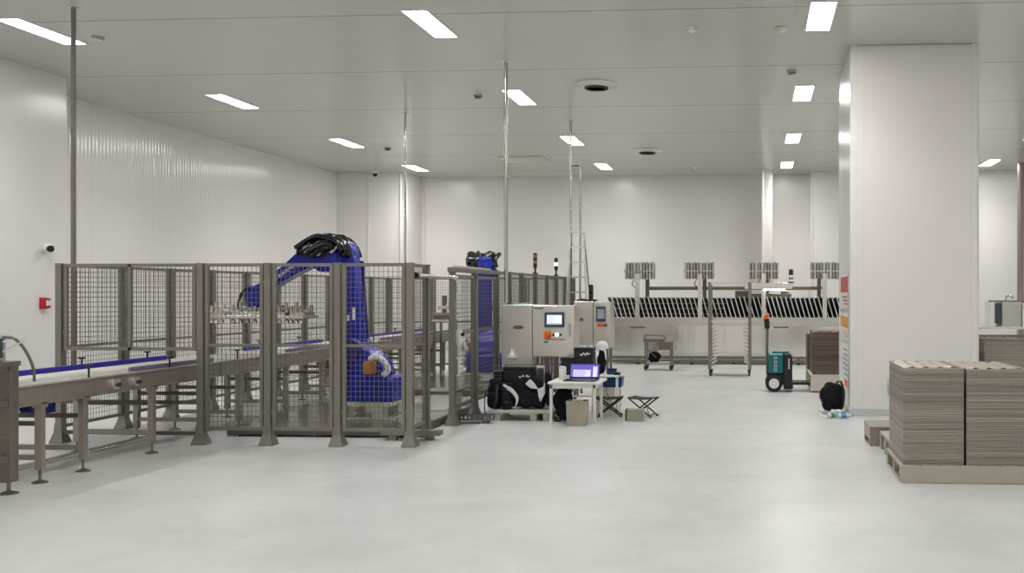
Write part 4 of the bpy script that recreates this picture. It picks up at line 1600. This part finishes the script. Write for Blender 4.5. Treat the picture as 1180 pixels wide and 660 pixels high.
m.build('tiller_pole', 'steel_dark', pj, smooth=60)
m = MB()
a, b = jp(884.5, 379), jp(883.5, 367)
m.bar((a[0], -.05, a[1]), (b[0], -.05, b[1]), .09, .1)
m.build('tiller_grip', 'black', pj, bevel=0.02)
m = MB()
cx_, cz_ = jp(883.8, 367)
m.tube(smooth_path([(cx_ - .03, -.16, cz_), (cx_, -.16, cz_ + .05), (cx_ + .02, -.05, cz_ + .06), (cx_, .06, cz_ + .05), (cx_ - .03, .06, cz_)]), .03, 10)
m.build('tiller_handle', 'orange', pj, smooth=60)
for y in (-.17, .1):
    m = MB()
    m.box(b[0] + .2, 1.5, y - .02, y + .12, .115, .165)
    m.box(jp(903, 0)[0], jp(914, 0)[0], y - .02, y + .12, .05, .165)
    m.build('fork', 'black', pj, bevel=0.008)
# ------------------------------------------------------------------ table, laptop, bags
TZ = .53
p0, p1 = at(633.5, 0, 12.62), at(686, 0, 12.62)
tb = thing('work_table', 'low white table with laptop in front of the control cabinet', 'table', (p0.x, 12.6, 0))
w = p1.x - p0.x
B(-.02, w + .06, -.02, .64, TZ - .03, TZ).build('tabletop', 'white', tb, bevel=0.006)
m = MB()
m.box(.03, w, .0, .02, TZ - .085, TZ - .03)
m.box(.03, w, .58, .6, TZ - .085, TZ - .03)
m.box(.005, .03, .0, .6, TZ - .085, TZ - .03)
m.box(w - .02, w, .02, .58, TZ - .085, TZ - .03)
m.build('apron_frame', 'white', tb)
for x in (0, w - .03):
    for y in (0, .57):
        B(x, x + .035, y, y + .035, 0, TZ - .03).build('leg', 'white', tb, bevel=0.003)
q0, q1 = at(657, 440, 12.9), at(690, 420.5, 12.9)
lp = thing('laptop', 'open laptop with violet screen on the low white table', 'laptop', ((q0.x + q1.x) / 2 - .01, 12.78, TZ), math.radians(-4))
lw = (q1.x - q0.x) * 1.06
m = MB()
m.box(-lw / 2 - .02, lw / 2, -.13, .12, 0.004, .02)
m.build('keyboard_base', 'blackgloss', lp, bevel=0.004)
B(-lw / 2 + .02, lw / 2 - .04, -.05, .09, .02, .023).build('keyboard_keys', 'black', lp)
sh = q1.z - TZ - .005
th = math.radians(14)
lid = B(-lw / 2, lw / 2, 0, .01, 0, sh / math.cos(th)).build('screen_lid', 'blackgloss', lp, (0, .12, .02), bevel=0.003)
lid.rotation_euler = (-th, 0, 0)
H_ = sh / math.cos(th)
sc_ = B(-lw / 2 + .012, lw / 2 - .012, -.002, 0, .02, H_ - .012).build('display', 'lap', lid)
m = MB()
m.box(-lw * .38, lw * .2, -.004, -.002, H_ * .12, H_ * .62)
m.box(lw * .28, lw * .42, -.004, -.002, H_ * .12, H_ * .8)
m.build('window_marking', 'lapwin', lid)
m = MB()
for k in range(4):
    m.box(-lw * .36, lw * (.0 + .04 * (k % 3)), -.005, -.004, H_ * (.2 + k * .1), H_ * (.225 + k * .1))
m.box(-lw * .38, lw * .2, -.005, -.004, H_ * .58, H_ * .62)
m.build('text_marking', 'lap', lid)

pc = at(648.3, 437, 12.85)
cu = thing('white_canister', 'tall white canister standing on the table left of the laptop', 'canister', (pc.x, 12.85, TZ))
MB().lathe([(.045, 0), (.048, .005), (.048, .15), (.045, .155)], n=24).build('body', 'white', cu, smooth=40)
MB().lathe([(.046, .155), (.046, .175), (.03, .182)], n=24).build('lid', 'whitecloth', cu, smooth=40)

q0, q1 = at(655.5, 489, 12.5), at(676.5, 461, 12.5)
bx = thing('waste_bin', 'square speckled grey bin under the low white table', 'bin', (q0.x, 12.36, 0))
w, h = q1.x - q0.x, q1.z
m = MB()
m.prism([(0, .0), (w, 0), (w + .01, h), (-.01, h)], 0, .22)
m.build('body', 'cardboard', bx, bevel=0.005)
B(-.014, w + .014, -.006, .226, h - .02, h).build('rim', 'cardboard', bx, bevel=0.004)
B(w * .2, w * .8, .05, .17, h, h + .004).build('lid_flap', 'cardboard', bx)

# second table behind
p0, p1 = at(648, 0, 13.75), at(713, 0, 13.68)
t2 = thing('side_table', 'second low white table behind the laptop table, reaching further right', 'table', (p0.x, 13.62, 0))
w = p1.x - p0.x
B(-.02, w, 0, .36, TZ - .025, TZ).build('tabletop', 'white', t2, bevel=0.005)
for x in (.0, w - .035):
    for y in (.01, .31):
        B(x, x + .03, y, y + .03, 0, TZ - .025).build('leg', 'white', t2)
B(.03, w - .035, .34, .355, .2, .22).build('stretcher', 'white', t2)

def black_case(label, px0, px1, py1, Y, z0, d=.3, logo=None):
    q0, q1 = at(px0, py1, Y), at(px1, py1, Y)
    t = thing('storage_case', label, 'case', (q0.x, Y, z0))
    w, h = q1.x - q0.x, q0.z - z0
    B(0, w, 0, d, 0, h - .05).build('body', 'black', t, bevel=0.01)
    B(-.004, w + .004, -.004, d + .004, h - .048, h).build('lid', 'black', t, bevel=0.008)
    if logo:
        lx, lz = at(logo[0], logo[1], Y).x - q0.x, at(logo[0], logo[1], Y).z - z0
        m = MB()
        pts = [(lx - .07, -.012, lz + .005), (lx - .045, -.012, lz - .02), (lx - .02, -.012, lz + .015), (lx + .01, -.012, lz - .015), (lx + .03, -.012, lz + .02), (lx + .05, -.012, lz - .005), (lx + .075, -.012, lz + .015)]
        sgn = MB().tube(smooth_path([(x * 1.0, y + .004, z) for x, y, z in pts], 4), .008, 6)
        sgn.build('logo', 'white', t, smooth=60)
    return t


black_case('black case with white logo standing behind the laptop', 661.5, 683, 400.5, 13.65, TZ, .24, (674, 408))
black_case('plain black case left of the taller one behind the laptop', 646, 660.5, 411.5, 13.65, TZ, .24)

# cap and jacket on the second table
q = at(693, 426, 13.8)
jk = MB()
jk.blob((q.x, 13.82, TZ + .17), (.06, .09, .17), 2.2, .1, 11)
jk = jk.build('folded_jacket', 'cloth', smooth=70)
tag(jk, 'dark bundled jacket standing upright behind the laptop under a white hat', 'jacket')
cp = thing('work_hat', 'round white work hat on top of the dark bundled jacket', 'cap', (at(693.5, 0, 13.8).x, 13.82, TZ + .36))
MB().lathe([(.085, 0), (.09, .03), (.08, .07), (.05, .1), (0, .11)], n=24).build('crown', 'whitecloth', cp, smooth=60)
m = MB()
m.prism([(-.08, -.06), (0, -.14), (.08, -.06), (.07, .0), (-.07, .0)], 0, .012, 'z')
m.build('brim', 'whitecloth', cp, bevel=0.003)

q = at(705, 431, 13.75)
nb = thing('lunch_box', 'dark blue box on the second table right of the laptop', 'box', (q.x - .06, 13.72, TZ))
B(0, .12, 0, .1, 0, .07).build('body', 'tote', nb, bevel=0.006)
B(-.004, .124, -.004, .104, .07, .085).build('lid', 'navy', nb, bevel=0.004)
q = at(711, 433, 13.72)
ms = MB()
ms.blob((q.x, 13.72, TZ + .022), (.055, .035, .022), 2.3, .0, 1, 18, 10)
tag(ms.build('computer_mouse', 'black', smooth=70), 'dark mouse near the right end of the second table', 'mouse')
q = at(694, 434, 13.66)
pp = MB()
pp.prism([(-.13, -.02), (.13, -.02), (.16, .08), (-.1, .08)], 0, .006, 'z')
tag(pp.build('paper_sheet', 'paper', None, (q.x, 13.66, TZ)), 'white paper sheets on the second table beside the laptop', 'paper')

# crates under the second table
q0, q1 = at(683, 475, 13.75), at(700, 448, 13.75)
k1 = thing('carton_box', 'pale carton on the floor beneath the second table', 'carton', (q0.x, 13.66, 0))
w = q1.x - q0.x + .16
w = min(w, at(707, 0, 13.75).x - q0.x)
B(0, w, 0, .25, 0, .36).build('body', 'ivory', k1, bevel=0.004)
B(w * .45, w * .55, -.003, .253, .3, .362).build('tape_strip', 'olive', k1)
q0, q1 = at(690, 447, 13.6), at(716, 437, 13.6)
k2 = thing('storage_tote', 'blue plastic tote sitting on the pale carton beneath the table top', 'tote', (q0.x, 13.672, .364))
w = q1.x - q0.x
m = MB()
m.prism([(.012, 0), (w - .012, 0), (w, .12), (0, .12)], 0, .23)
m.build('body', 'tote', k2, bevel=0.006)
B(-.006, w + .006, -.006, .236, .118, .134).build('rim', 'tote', k2, bevel=0.003)
m = MB()
q = at(698, 455, 13.6)
m.tube(smooth_path([(q.x, 13.6, .5), (q.x + .01, 13.58, .4), (q.x + .02, 13.56, .3), (q.x + .05, 13.57, .24), (q.x + .03, 13.58, .2), (q.x - .01, 13.57, .26)]), .006, 6)
tag(m.build('hanging_cable', 'black', smooth=60), 'thin black cable dangling from the second table', 'cable')


def stool(label, x, y, rz):
    t = thing('folding_stool', label, 'stool', (x, y, 0), rz, 'small dark folding stools')
    m = MB()
    nu, nv = 12, 6
    vs, fs = [], []
    for j in range(nv + 1):
        for i in range(nu + 1):
            u, v = i / nu * 2 - 1, j / nv * 2 - 1
            vs.append((u * .18, v * .13, .262 - .02 * (1 - u * u) * (1 - .3 * v * v)))
    for j in range(nv):
        for i in range(nu):
            a_ = j * (nu + 1) + i
            fs.append((a_, a_ + 1, a_ + nu + 2, a_ + nu + 1))
    m.add(vs, fs)
    se = m.build('fabric_seat', 'camo', t, smooth=80)
    sd = se.modifiers.new('thick', 'SOLIDIFY')
    sd.thickness = .012
    for s in (-1, 1):
        for q_ in (-1, 1):
            m = MB()
            m.tube([(q_ * .15, s * .12, .012), (-q_ * .17, s * .12, .255)], .011, 8)
            m.tube([(q_ * .15 - .012, s * .12, .01), (q_ * .15 + .02, s * .12, .01)], .014, 8)
            m.build('leg', 'black', t, smooth=60)
    m = MB()
    for q_ in (-1, 1):
        m.tube([(q_ * .13, -.12, .03), (q_ * .13, .12, .03)], .008, 6)
        m.tube([(q_ * .13, -.12, .035), (q_ * .0, .12, .13)], .006, 6)
    m.build('cross_bar', 'black', t, smooth=60)


stool('dark folding stool right under the table edge beside the grey bin', -2.0, 13.43, .1)
stool('dark folding stool out on the open floor behind the small khaki box', -1.54, 13.42, -.3)
q0, q1 = at(722, 486, 12.82), at(741, 472, 12.82)
kb = thing('small_carton', 'small khaki box on the floor in front of a folding stool', 'box', (q0.x, 12.86, 0))
w, h = q1.x - q0.x, q1.z
B(0, w, 0, .16, 0, h - .004).build('body', 'olive', kb, bevel=0.004)
B(-.022, -.001, .0, .16, 0.004, h).build('side_flap', 'black', kb)

# bags on the low platform beside the gate
q0, q1 = at(566, 478, 12.8), at(634, 478, 12.8)
bp_ = thing('low_platform', 'low pale platform on short legs under the black bags', 'platform', (q0.x, 12.78, 0))
w = q1.x - q0.x
B(0, w, 0, .6, .1, .145).build('top_board', 'cabgreen', bp_, bevel=0.006)
for x in (.03, w * .66, w - .1):
    for y in (.03, .5):
        B(x, x + .08, y, y + .07, 0, .1).build('foot', 'cabgreen', bp_)
PZ = .145
black_case('large black case with white logo behind the jacket pile', 579.5, 615, 422, 13.14, PZ, .26, (604.5, 434))
black_case('smaller black case with a small white mark beside the large one', 569.5, 577.8, 427.5, 13.1, PZ, .26)

KB = 1150 / 13.2


def bp(px, py, y):
    q = at(px, py, y)
    return (q.x, y, q.z)


t = thing('backpack', 'black backpack with a rolled mat, leaning at the fence end of the platform', 'backpack', (at(573, 0, 12.95).x, 12.95, PZ))
m = MB()
m.blob((-.02, .02, .205), (.1, .09, .2), 3.0, .05, 3)
m.build('main_pouch', 'cloth', t, smooth=70)
m = MB()
m.blob((-.03, -.1, .12), (.08, .045, .11), 3.0, .05, 4)
m.build('front_pocket', 'cloth', t, smooth=70)
m = MB()
m.ribbon(smooth_path([(-.06, -.1, .34), (-.12, -.14, .2), (-.13, -.14, .0), (-.1, -.14, -.1), (-.11, -.14, -.14)]), (0, 1, 0), .03, .006)
m.ribbon(smooth_path([(.02, -.1, .32), (.03, -.15, .15), (.0, -.15, .02)]), (1, 0, 0), .03, .006)
m.build('strap', 'black', t)
rl_ = thing('rolled_mat', 'upright black rolled mat between the backpack and the jacket pile', 'mat roll', (at(584, 0, 12.86).x, 12.86, PZ))
m = MB()
m.lathe([(.0, 0), (.06, 0), (.066, .01), (.066, .33), (.06, .345), (.03, .34), (0, .335)], n=24)
m.build('roll', 'navy', rl_, smooth=40)
m = MB()
for z in (.08, .25):
    m.lathe([(.066, 0), (.07, .004), (.07, .024), (.066, .028)], (0, 0, z), 24)
m.build('tie_strap', 'black', rl_, smooth=40)

jx = at(611, 0, 12.92).x
t = thing('jacket', 'heap of black jackets with white sleeve stripes on the low platform', 'jacket', (jx, 12.95, PZ))
m = MB()
m.blob((.02, .0, .145), (.22, .12, .14), 2.4, .08, 8, 36, 20)
m.build('lower_fold', 'navy', t, smooth=80)
m = MB()
m.blob((.0, .0, .27), (.19, .1, .15), 2.2, .1, 9, 36, 20)
m.build('upper_fold', 'cloth', t, smooth=80)


def jl(px, py, y):
    q = at(px, py, 12.95 + y)
    return (q.x - jx, y, q.z - PZ)


m = MB()
m.ribbon(smooth_path([jl(580, 443, -.2), jl(586, 447, -.2), jl(592, 452, -.2), jl(596, 459, -.2), jl(595, 466, -.2), jl(593, 470, -.2)]), (.55, -.1, .8), [.03] * 6 + [.05] * 20 + [.035] * 5, .01)
m.build('white_stripe', 'whitecloth', t)
m = MB()
m.prism([jl(608, 441, 0)[::2], jl(613, 436, 0)[::2], jl(618, 441, 0)[::2], jl(622, 447, 0)[::2], jl(614, 446, 0)[::2]], -.14, -.1)
m.build('white_panel', 'whitecloth', t, bevel=0.004)
m = MB()
m.prism([jl(622, 447, 0)[::2], jl(628, 445, 0)[::2], jl(630, 440, 0)[::2], jl(630, 452, 0)[::2], jl(625, 462, 0)[::2], jl(623, 455, 0)[::2]], -.14, -.09)
m.build('white_panel', 'whitecloth', t, bevel=0.004)
t = thing('tablet_stand', 'small white framed panel standing up behind the jackets', 'display stand', (at(620, 0, 13.15).x, 13.3, PZ))
B(-.055, .055, 0, .02, 0, at(620, 421, 13.3).z - PZ).build('board', 'whitecloth', t, bevel=0.004)
B(-.04, .045, -.003, 0, .3, at(620, 424, 13.3).z - PZ).build('face_panel', 'screen_off', t)
t = MB()
t.blob((at(631, 0, 13.25).x, 13.3, PZ + .235), (.05, .07, .23), 2.6, .1, 21)
tag(t.build('coat', 'cloth', smooth=70), 'black coat bundled upright next to the small framed panel', 'coat')
t = thing('round_bag', 'round black bag beneath the left end of the laptop table', 'bag', (at(648, 0, 12.85).x, 12.9, .06))
m = MB()
m.blob((0, 0, .2), (.13, .11, .16), 2.2, .04, 13)
m.build('body', 'cloth', t, smooth=80)
m = MB()
m.blob((0.02, -.02, .05), (.11, .1, .1), 2.4, .08, 14)
m.build('lower_flap', 'cloth', t, smooth=80)
t['label'] = 'round black bag beneath the left end of the laptop table'
for (px, py, y, s) in ((642, 481, 12.66, .045),):
    q = at(px, py, y)
    sh_ = thing('work_shoe', 'pale soled dark shoe on the floor beneath the white table', 'shoe', (q.x, y, 0), .5)
    m = MB()
    m.blob((0, 0, .045), (.045, .11, .04), 2.3, .05, int(px))
    m.build('upper', 'black', sh_, smooth=70)
    B(-.045, .045, -.11, .11, 0, .018).build('sole', 'whitecloth', sh_, bevel=0.008)

# ------------------------------------------------------------------ bag and litter by the pillar, posters and socket on it
t = thing('backpack', 'black backpack slumped against the side of the big pillar', 'backpack', (1.04, 13.98, 0.0))
m = MB()
m.blob((0, 0, .22), (.17, .16, .2), 2.5, .09, 17, 32, 18)
m.build('main_pouch', 'cloth', t, smooth=75)
m = MB()
m.blob((-.04, -.13, .17), (.11, .06, .12), 2.6, .08, 18)
m.build('front_pocket', 'cloth', t, smooth=75)
m = MB()
m.ribbon(smooth_path([(.05, -.05, .42), (.1, -.12, .45), (.14, -.17, .3), (.12, -.18, .1), (.05, -.2, .04)]), (.8, .3, 0), .035, .006)
m.build('strap', 'black', t)
m = MB()
m.prism([(-.2, -.1), (-.02, -.28), (.2, -.22), (.22, .0), (0, .1)], 0, .008, 'z')
ps = m.build('plastic_sheet', 'white', None, (1.03, 13.72, 0))
tag(ps, 'white plastic sheet on the floor in front of the slumped backpack', 'sheet')


def bottle(label, x, y, rz, body, capm, s=1.0):
    t = thing('plastic_bottle', label, 'bottle', (x, y, .008), rz)
    m = MB()
    rr = .032 * s
    m.tube([(-.1 * s, 0, rr), (-.09 * s, 0, rr), (.03 * s, 0, rr), (.07 * s, 0, rr), (.09 * s, 0, rr)], [rr * .8, rr, rr, rr * .5, rr * .4], 14)
    m.build('body', body, t, smooth=50)
    m = MB()
    m.tube([(.09 * s, 0, rr), (.11 * s, 0, rr)], rr * .45, 12)
    m.build('cap', capm, t, smooth=50)
    m = MB()
    m.tube([(-.06 * s, 0, rr), (.01 * s, 0, rr)], rr * 1.03, 14)
    m.build('label_band', capm, t, smooth=50)


bottle('greenish plastic bottle lying in front of the slumped backpack', 1.0, 13.42, .8, 'clear', 'greencap', 1.0)
bottle('clear plastic bottle with blue band lying at the pillar foot', 1.16, 13.36, .2, 'clear', 'bluecap', 1.0)
bag = MB()
bag.blob((1.06, 13.585, .052), (.09, .06, .042), 2.3, .15, 30)
tag(bag.build('plastic_bag', 'clear', smooth=70), 'crumpled clear plastic bag on the floor beside the backpack', 'plastic bag')

po = [(14.05, 15.35, 1.45, 1.95, 'red', 'red poster with pale lettering high on the pillar side'),
      (14.05, 15.35, 1.0, 1.38, 'yellow', 'yellow notice below the red poster on the pillar side'),
      (14.05, 15.35, .3, .94, 'paper', 'white notice with faint marks low on the pillar side')]
for y0, y1, z0, z1, mt, lab in po:
    t = thing('poster', lab, 'poster', (PX0 - .009, y0, z0))
    B(0, .003, 0, y1 - y0, 0, z1 - z0).build('sheet', 'paper', t)
    m = MB()
    W, H = y1 - y0, z1 - z0
    if mt != 'paper':
        m.box(-.002, 0, .06, W - .06, H * .45, H - .05)
        for k in range(3):
            m.box(-.002, 0, .1, W * (.5 + .12 * k), H * (.1 + .1 * k), H * (.14 + .1 * k))
        m.build('printed_marking', mt, t)
    else:
        for k in range(6):
            m.box(-.002, 0, .1 + .06 * (k % 2), W * (.5 + .08 * (k % 4)), H * (.3 + .11 * k), H * (.33 + .11 * k))
        m.build('printed_marking', 'screen_off', t)
        B(-.002, 0, W * .1, W * .45, H * .05, H * .2).build('printed_emblem', 'orange', t)
q0, q1 = at(1022.5, 455, PY0), at(1029, 436, PY0)
so = thing('socket_box', 'small grey socket box on the front of the big pillar', 'socket', (q0.x, PY0 - .006, q0.z))
w, h = q1.x - q0.x + .03, q1.z - q0.z
B(0, w, -.05, 0, 0, h).build('housing', 'cove', so, bevel=0.008)
B(.015, w - .015, -.058, -.05, .03, h * .5).build('socket_cover', 'screen2', so, bevel=0.005)

# ------------------------------------------------------------------ camera, world, colour
cam = bpy.data.cameras.new('camera')
co = bpy.data.objects.new('camera', cam)
COL.objects.link(co)
co.location = (0, 0, CAMH)
co.rotation_euler = (PI / 2, 0, YAW)
cam.sensor_width = 36
cam.lens = FPX / 1180 * 36
cam.shift_x = (590 - PX) / 1180
cam.shift_y = (HY - 330) / 1180
cam.clip_end = 200
SC.camera = co
w = bpy.data.worlds.new('world')
SC.world = w
w.use_nodes = True
w.node_tree.nodes['Background'].inputs[0].default_value = (0.8, 0.82, 0.85, 1)
w.node_tree.nodes['Background'].inputs[1].default_value = 0.02
vs = SC.view_settings
vs.view_transform = 'Standard'
vs.look = 'None'
vs.gamma = 1
vs.use_curve_mapping = False
vs.exposure = 0.28
SC.cycles.max_bounces = 10
SC.cycles.diffuse_bounces = 6
SC.cycles.glossy_bounces = 5
SC.cycles.sample_clamp_indirect = 6
SC.cycles.use_denoising = True
